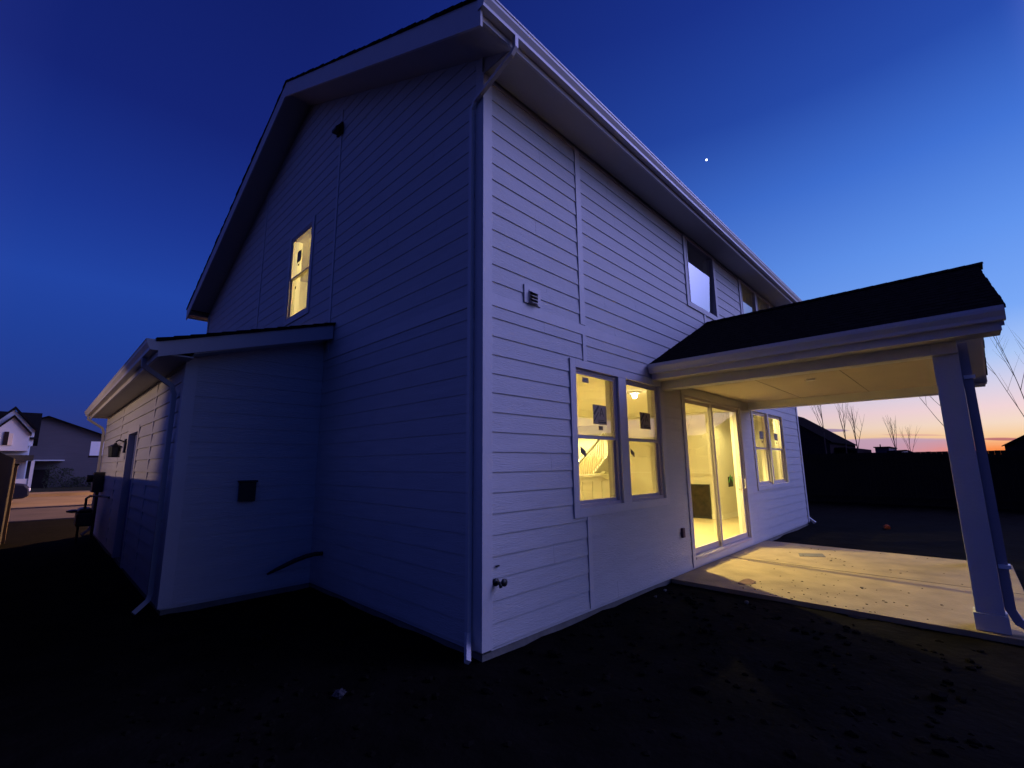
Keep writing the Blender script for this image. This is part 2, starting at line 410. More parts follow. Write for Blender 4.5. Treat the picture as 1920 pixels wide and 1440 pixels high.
for tr, (a, b) in ((trims[0], (WL, WR)), (trims[2], (FL, FR)), (trims[4], (U2a, U2b))):
    frame(tb, REAR, sh(tr, 0.0015), cover(a, b), 0, 0.024)
    REAR.box(tb, a[1], b[0], 0, 0.0215, a[2], a[3])
frame(tb, REAR, (trims[1][0] + .0015, trims[1][1] - .0015, 0.031, trims[1][3] - .0015), SL, 0, 0.024)
frame(tb, REAR, sh(trims[3], 0.0015), U1, 0, 0.024)
frame(tb, GABLE, sh(gtrim, 0.0015), GW, 0, 0.024)
tb.build('trim', TRIM, house, bevel=0.0015)
# foundation strip
fd = MB(); fd.box(0.012, HX - 0.01, 0.012, 0.2, -0.3, 0.0); fd.box(0.012, 0.2, 0.21, HY, -0.3, 0.0); fd.box(-1.588, 0, 3.412, 3.6, -0.3, 0.0); fd.box(-1.588, -1.4, 3.61, 12.5, -0.3, 0.0)
fd.build('foundation', CONC2, house)

# ---- windows
def ring(mb, pl, r, w, n0, n1): frame(mb, pl, r, sh(r, w), n0, n1)
def hung(pl0, r, glz, two=True, name='window', off=0.0, tilt=0.0):
    pl = Plane(lambda u, n, z: pl0.fn(u, n + off + tilt * (z - r[2]), z))
    mb = MB(); ring(mb, pl, sh(r, 0.001), 0.034, -0.085, -0.012)
    if two:
        w = mb.build(name, VINYL, house, bevel=0.002)
        zm = 0.5 * (r[2] + r[3]) + 0.0
        up = (r[0] + .036, r[1] - .036, zm - 0.022, r[3] - .036); lo = (r[0] + .036, r[1] - .036, r[2] + .036, zm + 0.022)
        s_ = MB(); ring(s_, pl, up, 0.024, -0.042, -0.022); s_.build('sash', VINYL, w, bevel=0.0015)
        s_ = MB(); ring(s_, pl, lo, 0.034, -0.078, -0.048); s_.build('sash', VINYL, w, bevel=0.0015)
        for q, n in ((sh(up, .0235), -0.032), (sh(lo, .0335), -0.063)):
            g = MB(); a = [Vector(pl.fn(q[0], n, q[2])), Vector(pl.fn(q[1], n, q[2])), Vector(pl.fn(q[1], n, q[3])), Vector(pl.fn(q[0], n, q[3]))]
            g.add(a, [(0, 1, 2, 3)]); g.build('pane', glz, w)
        return w
    w = mb.build(name, VINYL, house, bevel=0.002)
    q = sh(r, 0.034); g = MB(); a = [Vector(pl.fn(q[0], -0.04, q[2])), Vector(pl.fn(q[1], -0.04, q[2])), Vector(pl.fn(q[1], -0.04, q[3])), Vector(pl.fn(q[0], -0.04, q[3]))]
    g.add(a, [(0, 1, 2, 3)]); g.build('pane', glz, w)
    return w
def sticker(w, pl, u0, u1, z0, z1, n=-0.029, big=False, slant=0.0):
    mb = MB(); f = lambda u, z, nn=n: Vector(pl.fn(u, nn, z + slant * (u - u0)))
    mb.prism([f(u0, z0), f(u1, z0), f(u1, z1), f(u0, z1)], Vector(pl.fn(0, 0.0012, 0)) - Vector(pl.fn(0, 0, 0)))
    mb.cur = 1
    def st(pts, wd=0.012):
        for (a, b), (c, d) in zip(pts[:-1], pts[1:]):
            A = Vector((u0 + a * (u1 - u0), z0 + b * (z1 - z0))); B = Vector((u0 + c * (u1 - u0), z0 + d * (z1 - z0)))
            D = (B - A).normalized(); Nn = Vector((-D.y, D.x)) * wd / 2
            q = [A + Nn, B + Nn, B - Nn, A - Nn]; h = n + 0.0016
            mb.prism([f(x.x, x.y, h) for x in q], Vector(pl.fn(0, 0.0008, 0)) - Vector(pl.fn(0, 0, 0)))
    if big:
        st([(0.06, 0.5), (0.42, 0.95)], 0.03); st([(0.05, 0.15), (0.40, 0.62)], 0.012)
        st([(0.50, 0.42), (0.62, 0.86), (0.78, 0.44)], 0.014); st([(0.54, 0.56), (0.74, 0.56)], 0.010)
        st([(0.35, 0.12), (0.95, 0.12)], 0.018); st([(0.35, 0.22), (0.80, 0.22)], 0.008)
    else:
        st([(0.15, 0.6), (0.85, 0.6)], 0.010); st([(0.2, 0.3), (0.7, 0.3)], 0.006)
    mb.build('label_sheet', [LABEL, LABELW], w)
w = hung(REAR, WL, GLASS)
sticker(w, REAR, 1.56, 1.68, 2.44, 2.50); sticker(w, REAR, 1.75, 2.03, 1.97, 2.20, big=True); sticker(w, REAR, 1.855, 1.945, 1.905, 1.955)
sticker(w, REAR, 1.52, 1.62, 1.64, 1.71, n=-0.060, slant=-0.5)
w = hung(REAR, WR, GLASS)
sticker(w, REAR, 2.84, 3.12, 1.97, 2.19, big=True); sticker(w, REAR, 2.61, 2.70, 1.64, 1.70, n=-0.060, slant=-0.5)
for r, a in ((FL, 7.87), (FR, 8.93)):
    w = hung(REAR, r, GLASS); sticker(w, REAR, a, a + 0.27, 2.0, 2.16, big=True); sticker(w, REAR, a + .1, a + .17, 1.92, 1.96)
hung(REAR, U1, GLASS2, two=False, tilt=.035); hung(REAR, U2a, GLASS2, two=False, tilt=.035); hung(REAR, U2b, GLASS2, two=False, tilt=.035)
w = hung(GABLE, GW, GLASS, off=0.028)
sticker(w, GABLE, 4.58, 4.76, 4.94, 5.14, n=0.0, big=True); sticker(w, GABLE, 4.65, 4.70, 4.87, 4.905, n=0.0); sticker(w, GABLE, 4.80, 4.85, 4.50, 4.55, n=-.032)

# ---- sliding door
mb = MB(); r = SL; frame(mb, REAR, sh(r, .001), (r[0] + .04, r[1] - .04, r[2] + .045, r[3] - .045), -0.11, 0.006)
mb.box(r[0] + .0, r[1] - .0, -0.034, -0.0245, 0.125, 0.16)
door = mb.build('sliding_door', VINYL, house, bevel=0.003)
def leaf(u0, u1, n0, n1, wd=0.06):
    q = (u0, u1, r[2] + .047, r[3] - .047); s_ = MB(); frame(s_, REAR, q, (q[0] + wd, q[1] - wd, q[2] + .085, q[3] - .06), n0, n1)
    s_.build('leaf', VINYL, door, bevel=0.003); i = (q[0] + wd - .001, q[1] - wd + .001, q[2] + .084, q[3] - .059); n = .5 * (n0 + n1)
    g = MB(); g.add([REAR.fn(i[0], n, i[2]), REAR.fn(i[1], n, i[2]), REAR.fn(i[1], n, i[3]), REAR.fn(i[0], n, i[3])], [(0, 1, 2, 3)]); g.build('pane', GLASS, door)
leaf(4.203, 5.36, -0.09, -0.06); leaf(5.30, 6.575, -0.052, -0.018)
hd = MB(); hd.tube([(6.52, .06, 1.02), (6.49, .10, 1.03), (6.49, .10, 1.22), (6.52, .06, 1.23)], 0.010)
hd.tube([(6.545, .018, 1.03), (6.545, -.028, 1.05), (6.545, -.028, 1.20), (6.545, .018, 1.22)], 0.009); hd.build('handle', WHITE, door, smooth=True)

# ---- roof
def roof_main():
    mb = MB(); x0, x1 = -0.455, HX + 0.45; y0, y1 = -0.47, 11.08
    t = 0.025
    # slopes built course by course, so that the rake edge is stepped like real shingles
    def slope(ya, yb, step):
        n = int(abs(yb - ya) / step); rn = random.Random(5)
        for i in range(n + 1):
            a = ya + (yb - ya) * i / (n + 1); b = ya + (yb - ya) * (i + 1) / (n + 1)
            ex = rn.uniform(0, 0.012)
            za, zb = ztop(a), ztop(b)
            mb.hexa([(x0 - ex, a, za - t), (x1, a, za - t), (x1, a, za + 0.010), (x0 - ex, a, za + 0.010)],
                    [(x0 - ex, b, zb - t), (x1, b, zb - t), (x1, b, zb + 0.002), (x0 - ex, b, zb + 0.002)])
    slope(y0, RY, 0.13); slope(y1, RY, 0.13)
    mb.build('roof', SHINGLE, house)
    sb = MB()
    for ya, yb in ((-0.395, RY), (RY, HY)):
        a, b = ya, yb
        sb.hexa([(-0.42, a, ztop(a) - DROP - .012), (-0.001, a, ztop(a) - DROP - .012), (-0.001, a, ztop(a) - DROP), (-0.42, a, ztop(a) - DROP)],
                [(-0.42, b, ztop(b) - DROP - .012), (-0.001, b, ztop(b) - DROP - .012), (-0.001, b, ztop(b) - DROP), (-0.42, b, ztop(b) - DROP)])
    sb.box(0.0, HX + 0.42, -0.395, -0.0235, ZS, ZS + 0.012)
    sb.prism([(0.0, -0.395, ZS + .002), (0.0, 0.0, ZS + .002), (0.0, 0.0, ztop(0) - DROP)], (0.012, 0, 0))
    sb.box(-0.42, HX, HY, 11.02, 5.36, 5.372)
    sb.build('soffit', SOFFIT, house)
    fb = MB()
    for ya, yb in ((-0.45, RY), (RY, 11.06)):
        fb.hexa([(-0.445, ya, ztop(ya) - .30), (-0.421, ya, ztop(ya) - .30), (-0.421, ya, ztop(ya) - .026), (-0.445, ya, ztop(ya) - .026)],
                [(-0.445, yb, ztop(yb) - .30), (-0.421, yb, ztop(yb) - .30), (-0.421, yb, ztop(yb) - .026), (-0.445, yb, ztop(yb) - .026)])
    fb.box(-0.42, HX + .42, -0.42, -0.396, ZS - 0.012, 5.585)
    fb.box(-0.42, HX + .42, 11.03, 11.055, 5.34, 5.56)
    fb.build('fascia', TRIM, house)
roof_main()
def kgutter(x0, y0, x1, y1, z, out, parent, h=0.125, d=0.115, lip=True):
    """K-style trough from (x0,y0) to (x1,y1); out = unit vector away from the fascia"""
    o = Vector((out[0], out[1], 0)); a = Vector((x0, y0, 0)); b = Vector((x1, y1, 0)); up = Vector((0, 0, 1))
    prof = [(0, 0), (0.072, 0), (0.076, 0.03), (0.105, 0.075), (0.108, 0.102), (d, 0.106), (d, h), (d - .012, h), (d - .012, 0.110), (0.098, 0.106), (0.094, 0.08), (0.066, 0.034), (0.064, 0.008), (0.006, 0.008), (0.006, h), (0, h)]
    pts = [a + o * q + up * (z + w_) for q, w_ in prof]
    mb = MB(); n = len(pts); d_ = b - a; A = pts; B = [q + d_ for q in pts]
    fs = [(i, (i + 1) % n, n + (i + 1) % n, n + i) for i in range(n)]
    mb.add(A + B, fs)
    for E_ in (a, b):   # end caps
        cap = [E_ + o * q + up * (z + w_) for q, w_ in ((0, 0), (0.072, 0), (0.105, 0.075), (d, 0.106), (d, h), (0, h))]
        mb.prism(cap, (b - a).normalized() * (0.002 if E_ is a else -0.002))
    return mb.build('gutter', METAL, parent)
kgutter(-0.455, -0.421, HX + .45, -0.421, 5.47, (0, -1), house)
# downspout at the near corner: elbows under the eave, then down the gable wall beside the corner
ds = MB(); ds.tube([(-0.03, -0.475, 5.475), (-0.03, -0.475, 5.36), (-0.04, -0.44, 5.31), (-0.050, 0.07, 5.12), (-0.050, 0.12, 5.04), (-0.050, 0.12, 0.16), (-0.07, 0.10, 0.09), (-0.17, -0.02, 0.0)], 0, flat=(0.020, 0.020))
ds.build('downspout', METAL, house)
ds = MB(); ds.tube([(HX + .06, -0.475, 5.475), (HX + .06, -0.475, 5.39), (HX + .06, -0.02, 5.22), (HX + .06, 0.03, 5.12), (HX + .06, 0.03, 0.14), (HX + .06, -0.12, 0.0)], 0, flat=(0.03, 0.038))
ds.build('downspout', METAL, house)

# ---- dryer/bath vents, hose bib, outlet
mb = MB(); REAR.box(mb, 0.545, 0.795, 0, 0.022, 3.135, 3.325)
vent = mb.build('vent', TRIM, house)
mb = MB(); REAR.box(mb, 0.61, 0.75, 0.022, 0.030, 3.14, 3.28); mb.build('vent_plate', VINYL, vent)
mb = MB(); REAR.box(mb, 0.622, 0.738, 0.0302, 0.033, 3.165, 3.262); mb.build('opening', DARK, vent)
mb = MB()
for z in (3.262, 3.225, 3.19, 3.155): mb.prism([(0.617, -0.03, z), (0.617, -0.062, z - .018), (0.617, -0.062, z - .013), (0.617, -0.03, z + .005)], (0.126, 0, 0))
mb.build('louvre', VINYL, vent)
mb = MB(); GABLE.box(mb, 3.20, 3.36, 0.018, 0.05, 6.56, 6.74); mb.cur = 0; mb.prism([(-0.05, 3.21, 6.72), (-0.13, 3.21, 6.62), (-0.13, 3.21, 6.58), (-0.05, 3.21, 6.58)], (0, 0.14, 0)); mb.build('vent', DARK, house)
bib = MB(); bib.tube([(0.135, -0.015, 0.535), (0.135, -0.07, 0.535), (0.135, -0.085, 0.50)], 0.014, 10); bib.tube([(0.135, -0.014, 0.535), (0.135, -0.03, 0.535)], 0.032, 12)
b_ = bib.build('hose_bib', BLACKM, house, smooth=True)
mb = MB(); mb.tube([(0.175, -0.075, 0.535), (0.175, -0.09, 0.535)], 0.032, 12); mb.tube([(0.135, -0.07, 0.535), (0.18, -0.08, 0.535)], 0.008); mb.build('handle', BLACKM, b_, smooth=True)
mb = MB(); REAR.box(mb, 0.14, 0.18, 0.012, 0.022, 0.655, 0.667); mb.build('bolt', DARK, house)
mb = MB(); REAR.box(mb, 3.745, 3.815, 0.008, 0.045, 0.48, 0.61); mb.build('outlet_box', mat('brown_cover', (0.10, 0.05, 0.07), .5), house, bevel=0.006)

# ---- side wing (single storey)
wingtop = lambda x: 3.50 + 0.312 * x
BW = siding(BFRONT, -1.50, -0.0235, Z0, 3.35, [], top=lambda z: (-1.50 if z < 2.80 else max(-1.5, (z + 0.22 - 3.50) / 0.312), -0.0235), thick=0.009)
BW.build('wall', SIDING, house)
DR = (6.55, 7.62, 0.0, 2.10)
BS = siding(BSIDE, 3.50, 11.95, Z0, 2.78, [(6.45, 7.72, 0, 2.2), (5.20, 5.28, Z0, 2.78), (8.9, 8.98, Z0, 2.78)])
BS.build('wall', SIDING, house)
mb = MB()
mb.prism([(-1.6, 3.4, 0), (0, 3.4, 0), (0, 3.4, 3.27), (-1.6, 3.4, 2.78)], (0, 0.1, 0))
wall_cols(BSIDE, mb, 3.5, 12.05, 0.0, lambda u: 2.79, [(6.55, 7.62, 0.0, 2.10)], -0.12, 0.0)
mb.box(-1.6, 0, 12.05, 12.15, 0, 2.8); mb.box(-1.0, -0.95, 3.5, 12, 0, 2.7)
mb.build('sheathing', SIDING, house)
mb = MB()
BFRONT.box(mb, -1.6225, -1.5, 0, 0.0225, Z0 - .01, 2.79); BSIDE.box(mb, 3.4, 3.5, 0, 0.0225, Z0 - .01, 2.79)
mb.build('corner_board', TRIM, house)
for a, b in ((5.201, 5.279), (8.901, 8.979), (11.95, 12.15)):
    mb = MB(); BSIDE.box(mb, a, b, 0, 0.018, Z0, 2.78); mb.build('batten', TRIM, house)
mb = MB(); frame(mb, BSIDE, (6.452, 7.718, 0.0, 2.198), (6.55, 7.62, 0.0, 2.10), 0, 0.024)
mb.build('door_frame', TRIM, house)
mb = MB(); BSIDE.box(mb, 6.56, 7.61, -0.11, -0.07, 0.02, 2.09)
for q in ((6.68, 7.03), (7.14, 7.49)):
    for z in ((0.2, 0.85), (1.0, 1.9)): BSIDE.box(mb, q[0], q[1], -0.072, -0.062, z[0], z[1])
dd = mb.build('door', mat('blue_door', (0.10, 0.12, 0.30), 0.5), house); mb = MB(); mb.tube([(-1.545, 6.66, 1.0), (-1.59, 6.66, 1.0)], 0.028, 12); mb.build('handle', BLACKM, dd, smooth=True)
# wing roof
PIPED = mat('dull_downspout', (0.40, 0.39, 0.40), 0.5)
mb = MB(); n = 13; rn = random.Random(9)
for i in range(n):
    a = -1.96 + 1.955 * i / n; b = -1.96 + 1.955 * (i + 1) / n; ex = rn.uniform(0, .012)
    mb.hexa([(a, 3.08 - ex, wingtop(a) - .03), (a, 12.4, wingtop(a) - .03), (a, 12.4, wingtop(a) + .012), (a, 3.08 - ex, wingtop(a) + .012)],
            [(b, 3.08 - ex, wingtop(b) - .03), (b, 12.4, wingtop(b) - .03), (b, 12.4, wingtop(b) + .002), (b, 3.08 - ex, wingtop(b) + .002)])
mb.build('roof', SHINGLE, house)
mb = MB()
mb.prism([(-1.93, 3.10, wingtop(-1.93) - .20), (-0.023, 3.10, wingtop(-0.02) - .225), (-0.023, 3.10, wingtop(-0.02) - .031), (-1.93, 3.10, wingtop(-1.93) - .031)], (0, 0.024, 0))
mb.box(-1.93, -1.906, 3.125, 12.38, 2.70, 2.86)
mb.build('fascia', TRIM, house)
mb = MB(); mb.hexa([(-1.905, 3.125, 2.735), (-1.60, 3.125, 2.735), (-1.60, 3.125, 2.75), (-1.905, 3.125, 2.75)], [(-1.905, 12.38, 2.735), (-1.60, 12.38, 2.735), (-1.60, 12.38, 2.75), (-1.905, 12.38, 2.75)])
mb.prism([(-1.60, 3.125, wingtop(-1.6) - .22), (-0.023, 3.125, wingtop(-.02) - .22), (-0.023, 3.125, wingtop(-.02) - .20), (-1.60, 3.125, wingtop(-1.6) - .20)], (0, 0.275, 0))
mb.build('soffit', SOFFIT, house)
kgutter(-1.931, 12.4, -1.931, 3.09, 2.765, (-1, 0), house, h=0.115)
for yy, zz in ((3.62, 2.77), (12.0, 2.77)):
    ds = MB(); ds.tube([(-1.98, yy, zz), (-1.98, yy, zz - .10), (-1.70, yy, zz - .30), (-1.665, yy, zz - .40), (-1.665, yy, 0.14), (-1.68, yy - .02, .08), (-1.80, yy - .06, -0.02)], 0, flat=(0.030, 0.024))
    ds.build('downspout', PIPED, house)
mb = MB(); BFRONT.box(mb, -0.95, -0.77, 0.01, 0.075, 1.10, 1.34); BFRONT.box(mb, -0.965, -0.755, 0.01, 0.085, 1.325, 1.35); mb.build('vent_hood', DARK, house, bevel=0.006)
mb = MB(); mb.tube([(-0.01, 3.05, 0.41), (-0.10, 3.06, 0.415), (-0.20, 3.08, 0.40), (-0.32, 3.12, 0.36), (-0.43, 3.16, 0.31), (-0.52, 3.19, 0.27), (-0.60, 3.22, 0.23)], [0.026, 0.026, 0.028, 0.028, 0.026, 0.022, 0.012], 12)
mb.build('drain_pipe', DARK, house, smooth=True)

# ---- interior of the ground floor
C0 = 2.84; F0 = 0.10
mb = MB(); mb.box(0.18, HX - .16, 0.18, 8.4, 0.02, F0); mb.box(0.10, HX - .16, 0.10, 0.18, 0.02, F0 - .001); mb.build('floor', FLOOR, house)
mb = MB(); mb.box(0.12, HX - .16, 0.12, 8.4, C0, C0 + .1); mb.build('ceiling', CEIL, house)
mb = MB(); mb.box(0.18, HX - .16, 8.2, 8.3, F0, C0)                                  # back wall
mb.box(9.45, HX - .16, 1.53, 4.15, F0, C0)                                           # chimney breast
mb.box(0.18, 0.20, 0.18, 8.2, F0, C0)
wi = mb.build('interior_wall', PAINT, house)
# jamb returns and sills
mb = MB(); 
for q in (WL, WR, FL, FR, SL):
    frame(mb, REAR, q, (q[0] + .008, q[1] - .008, q[2] + (.008 if q is not SL else -0.001), q[3] - .008), -0.172, -0.112)
mb.build('window_return', WHITE, house)
fp = MB(); fp.box(9.438, 9.452, 1.80, 2.90, 0.15, 0.93)
f_ = fp.build('fireplace', STONE, house)
mb = MB(); frame(mb, Plane(lambda u, n, z: (9.45 - n, u, z)), (1.77, 2.93, F0, 0.96), (1.80, 2.90, 0.15, 0.93), 0.0, 0.02); mb.build('surround', BLACKM, f_)
mb = MB(); mb.box(9.415, 9.449, 1.535, 4.14, 1.235, 1.265); mb.build('mantel', WHITE, f_)
mb = MB()
for sx0 in (1.535, ): mb.box(9.43, 9.449, sx0, sx0 + 0.10, F0, 1.235)
mb.box(9.435, HX - .17, 1.512, 1.529, F0, 0.22); mb.box(9.43, 9.449, 1.64, 1.77, F0, 0.22); mb.build('skirting', WHITE, house)
ob = MB(); ob.box(10.08, 10.40, 1.515, 1.528, 0.88, 1.14); wo_ = ob.build('wall_box', DARK, house)
mb = MB(); mb.prism([(10.05, 1.51, 1.0), (10.22, 1.51, 1.20), (10.42, 1.51, 1.02), (10.36, 1.51, 1.0), (10.22, 1.51, 1.14), (10.11, 1.51, .99)], (0, .004, 0)); mb.build('tag', GREEN, wo_)

counter = empty('kitchen_counter', (7.6, 4.4, F0), 'low counter with a pale top seen through the left ground floor window, below the stair', 'counter')
mb = MB(); mb.box(5.4, 9.4, 4.15, 4.30, F0, 1.17); 
for k in range(9): mb.box(5.45 + k * .44, 5.85 + k * .44, 4.135, 4.149, .22, 1.05)
mb.build('panel', PAINT, counter)
mb = MB(); mb.box(5.35, 9.44, 4.05, 4.7, 1.17, 1.215); mb.build('countertop', WHITE, counter, bevel=.006)
sheet = MB(); sheet.prism([(7.9, 4.02, 1.218), (8.5, 4.0, 1.218), (8.75, 4.4, 1.225), (8.2, 4.55, 1.23)], (0, 0, .012)); sheet.prism([(8.1, 4.1, 1.23), (8.4, 4.2, 1.30), (8.75, 4.4, 1.235)], (0.02, .12, .0)); sheet.prism([(7.9, 4.03, 1.218), (8.5, 4.01, 1.218), (8.45, 4.005, 1.12), (8.1, 4.02, 1.08)], (0, -.006, 0))
tag(sheet.build('dust_sheet', mat('cloth', (.62, .58, .42), .9)), 'crumpled pale sheet lying on the counter inside the left window', 'sheet')
stair = empty('staircase', (8.5, 5.2, F0), 'white painted staircase with turned balusters rising behind the counter', 'staircase')
def sz(x): return 1.20 + (x - 9.8) * 0.66
mb = MB(); mb.prism([(8.2, 5.5, F0), (10.8, 5.5, F0), (10.8, 5.5, sz(10.8)), (8.2, 5.5, sz(8.2))], (0, .06, 0)); mb.build('skirt_panel', PAINT, stair)
mb = MB(); mb.prism([(8.2, 5.48, sz(8.2) + .0), (10.8, 5.48, sz(10.8)), (10.8, 5.48, sz(10.8) + .07), (8.2, 5.48, sz(8.2) + .07)], (0, .1, 0)); mb.build('bottom_rail', WHITE, stair)
mb = MB(); mb.prism([(8.2, 5.48, sz(8.2) + .86), (10.4, 5.48, sz(10.4) + .86), (10.4, 5.48, sz(10.4) + .94), (8.2, 5.48, sz(8.2) + .94)], (0, .08, 0)); mb.build('handrail', WHITE, stair)
for k in range(20):
    x = 8.25 + k * .11; z = sz(x) + .06
    mb = MB(); mb.lathe([(.018, 0), (.018, .22), (.010, .26), (.022, .36), (.014, .6), (.016, .66), (.016, .80)], (x, 5.52, z), 8); mb.build('baluster', WHITE, stair, smooth=True)
mb = MB()
for k in range(12): mb.box(8.2 + k * .21, 8.41 + k * .21, 5.57, 6.5, F0, max(F0 + .1, sz(8.4 + k * .21) - .05))
mb.build('steps', FLOOR, stair)

# ---- rooms upstairs
mb = MB(); mb.box(0.18, HX - .16, 0.18, 8.3, 3.12, 3.2); mb.build('upper_floor', FLOOR, house)
mb = MB(); mb.box(0.16, 3.9, 2.55, 2.65, 3.2, 5.9); mb.box(3.9, 4.0, 2.55, 7.4, 3.2, 5.9); mb.box(0.16, 3.9, 7.3, 7.4, 3.2, 6.3)
mb.box(2.0, 2.1, 4.7, 7.3, 3.2, 5.9)
mb.box(6.6, 6.7, .18, 3.4, 3.2, 5.44); mb.box(4.1, 4.2, .18, 3.4, 3.2, 5.44); mb.box(4.1, HX - .16, 3.4, 3.5, 3.2, 5.44)
mb.build('upper_wall', PAINT, house)
mb = MB(); mb.box(0.11, 3.9, 1.3, 7.3, 5.66, 5.70); mb.box(4.2, HX - .16, 0.11, 3.4, 5.445, 5.48); mb.build('upper_ceiling', CEIL, house)

# ---- lamps inside
WARM = (1.0, 0.80, 0.26)
def lamp(name, loc, pw, label, rad=0.05, col=WARM, vis=True, group=None, z=C0, kind='SPOT', aim=None):
    e = empty(name, (loc[0], loc[1], z), label, 'ceiling lamp', group or 'warm ceiling lamps inside the house')
    mb = MB(); mb.lathe([(0.11, -0.03), (0.13, -0.015), (0.13, -0.001)], (loc[0], loc[1], z), 20); mb.build('base', WHITE, e, smooth=False)
    mb = MB(); mb.blob((loc[0], loc[1], z - 0.075), (0.045, 0.045, 0.045), 1, 16, 0); mb.build('bulb', emit('bulb_glow', (1, .86, .55), 60 if vis else 25), e, smooth=True)
    ld = bpy.data.lights.new(name + '_light', kind); ld.energy = pw
    if kind == 'SPOT': ld.spot_size = math.radians(168); ld.spot_blend = .3
    ld.color = col; ld.shadow_soft_size = rad
    if aim: ld.spot_size = math.radians(118); ld.spot_blend = .45
    o = bpy.data.objects.new('lamp_light', ld); COL.objects.link(o); o.parent = e; o.matrix_parent_inverse = e.matrix_basis.inverted(); o.location = (loc[0], loc[1], z - 0.16)
    if aim: o.rotation_euler = (-Vector(aim)).to_track_quat('Z', 'Y').to_euler()
    return e
lamp('ceiling_lamp', (5.50, 2.05), 1250, 'ceiling lamp deeper in the room, hidden behind the post between the two near windows', 0.03, aim=(0.10, -0.55, -1), vis=False)
lamp('ceiling_lamp', (5.02, 1.30), 190, 'bare bright bulb under the ceiling seen through the right ground floor window', 0.035, aim=(0.30, -0.42, -1))
lamp('ceiling_lamp', (9.6, 6.6), 370, 'unseen fill lamp added at the top end of the staircase hall', 0.08)  # added fill, kept out of view, for the light in the stair hall
lamp('ceiling_lamp', (8.9, 0.6), 150, 'unseen lamp added between the sliding door and the chimney breast to brighten the far windows', 0.08)  # added to brighten the room behind the far windows
lamp('ceiling_lamp', (5.6, 6.6), 370, 'unseen fill lamp added by the foot of the staircase at the back of the house', 0.08)  # added fill light for the back of the room, out of view
lamp('ceiling_lamp', (3.6, 3.5), 370, 'unseen fill lamp added over the kitchen nearest the gable wall', 0.08)  # unseen fill light added to raise the brightness of the ground floor
lamp('ceiling_lamp', (1.4, 3.5), 230, 'ceiling lamp in the upstairs room behind the lit gable window', 0.06, z=5.66, kind='POINT')
lamp('ceiling_lamp', (9.4, 2.4), 12, 'dim ceiling lamp in the upstairs room above the patio', 0.06, z=5.445, vis=False)

# ================================================================== PATIO
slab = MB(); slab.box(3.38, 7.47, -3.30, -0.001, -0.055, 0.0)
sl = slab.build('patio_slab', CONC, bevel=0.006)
sl['kind'] = 'structure'
struct(MB().box(3.365, 7.485, -3.32, 0.011, -0.20, -0.062).build('slab_footing', CONC2))
mb = MB(); mb.box(5.365, 5.385, -3.30, -0.002, 0.0015, 0.0025); struct(mb.build('control_joint', mat('joint_dirt', (.09, .07, .055), .95)))

patio = empty('patio_cover', (5.34, -1.6, 0), 'gabled patio cover with a dark shingle roof on square posts over the concrete slab', 'patio cover')
PXC = 5.34; PR = 3.965; PE = 2.875
def ptop(x): return PR - abs(x - PXC) * (PR - PE) / (PXC - 3.10)
mb = MB(); n = 17; rn = random.Random(11)
for sgn in (-1, 1):
    for i in range(n):
        d0 = 2.26 * (1 - i / n); d1 = 2.26 * (1 - (i + 1) / n); a = PXC + sgn * d0; b = PXC + sgn * d1; ex = rn.uniform(0, .009)
        mb.hexa([(a, -3.42 - ex, ptop(a) - .028), (a, -0.001, ptop(a) - .028), (a, -0.001, ptop(a) + .006), (a, -3.42 - ex, ptop(a) + .006)],
                [(b, -3.42 - ex, ptop(b) - .028), (b, -0.001, ptop(b) - .028), (b, -0.001, ptop(b) + .002), (b, -3.42 - ex, ptop(b) + .002)])
for k in range(22):     # ridge caps
    y = -0.02 - k * .157
    mb.prism([(PXC - .13, y, PR - .045), (PXC, y, PR + .022), (PXC + .13, y, PR - .045), (PXC, y, PR + .008)], (0, -.157, 0.004))
mb.build('roof', SHINGLE, patio)
mb = MB()
for s_ in (0, 1):
    a = 3.40 if s_ == 0 else 7.09; mb.box(a, a + .19, -2.889, -0.0255, 2.55, 2.74)
mb.box(3.40, 7.28, -3.08, -2.89, 2.55, 2.74)
mb.build('beam', TRIM, patio, bevel=.004)
mb = MB(); mb.box(3.592, 7.088, -2.888, -0.026, 2.69, 2.705); mb.build('ceiling', mat('patio_ceiling', (.46, .39, .32), .7, bump=.15, bscale=20, var=.06), patio)
for k, y in enumerate((-0.97, -1.98)):
    mb = MB(); mb.box(3.6, 7.08, y - .004, y + .004, 2.686, 2.6895); mb.build('ceiling_seam', mat('seam', (.2, .18, .15), .9), patio)
mb = MB(); mb.lathe([(0.06, 0), (0.065, 0.02)], (4.95, -1.55, 2.669), 14); mb.build('junction_box', TRIM, patio)
# gable infill above the front beam, and rakes
mb = siding(Plane(lambda u, n, z: (u, -3.0 - n, z)), 3.3, 7.38, 2.74, PR - .2, [], top=lambda z: (PXC - (PR - .2 - z) / .4866, PXC + (PR - .2 - z) / .4866) if z < PR - .2 else None)
mb.prism([(3.42, -2.95, 2.741), (7.26, -2.95, 2.741), (PXC, -2.95, PR - .05)], (0, -.05, 0)); mb.build('gable_wall', SIDING, patio)
mb = MB()
for sgn in (-1, 1):
    e = PXC + sgn * 2.20
    mb.prism([(e, -3.40, ptop(e) - .20), (PXC, -3.40, PR - .23), (PXC, -3.40, PR - .03), (e, -3.40, ptop(e) - .03)], (0, .022, 0))
mb.box(3.135, 3.157, -3.378, -0.0255, 2.655, 2.85); mb.box(7.523, 7.545, -3.378, -0.0255, 2.655, 2.85)
mb.build('fascia', TRIM, patio)
mb = MB(); mb.box(3.158, 3.44, -3.377, -0.0255, 2.665, 2.675); mb.box(7.24, 7.522, -3.377, -0.0255, 2.665, 2.675)
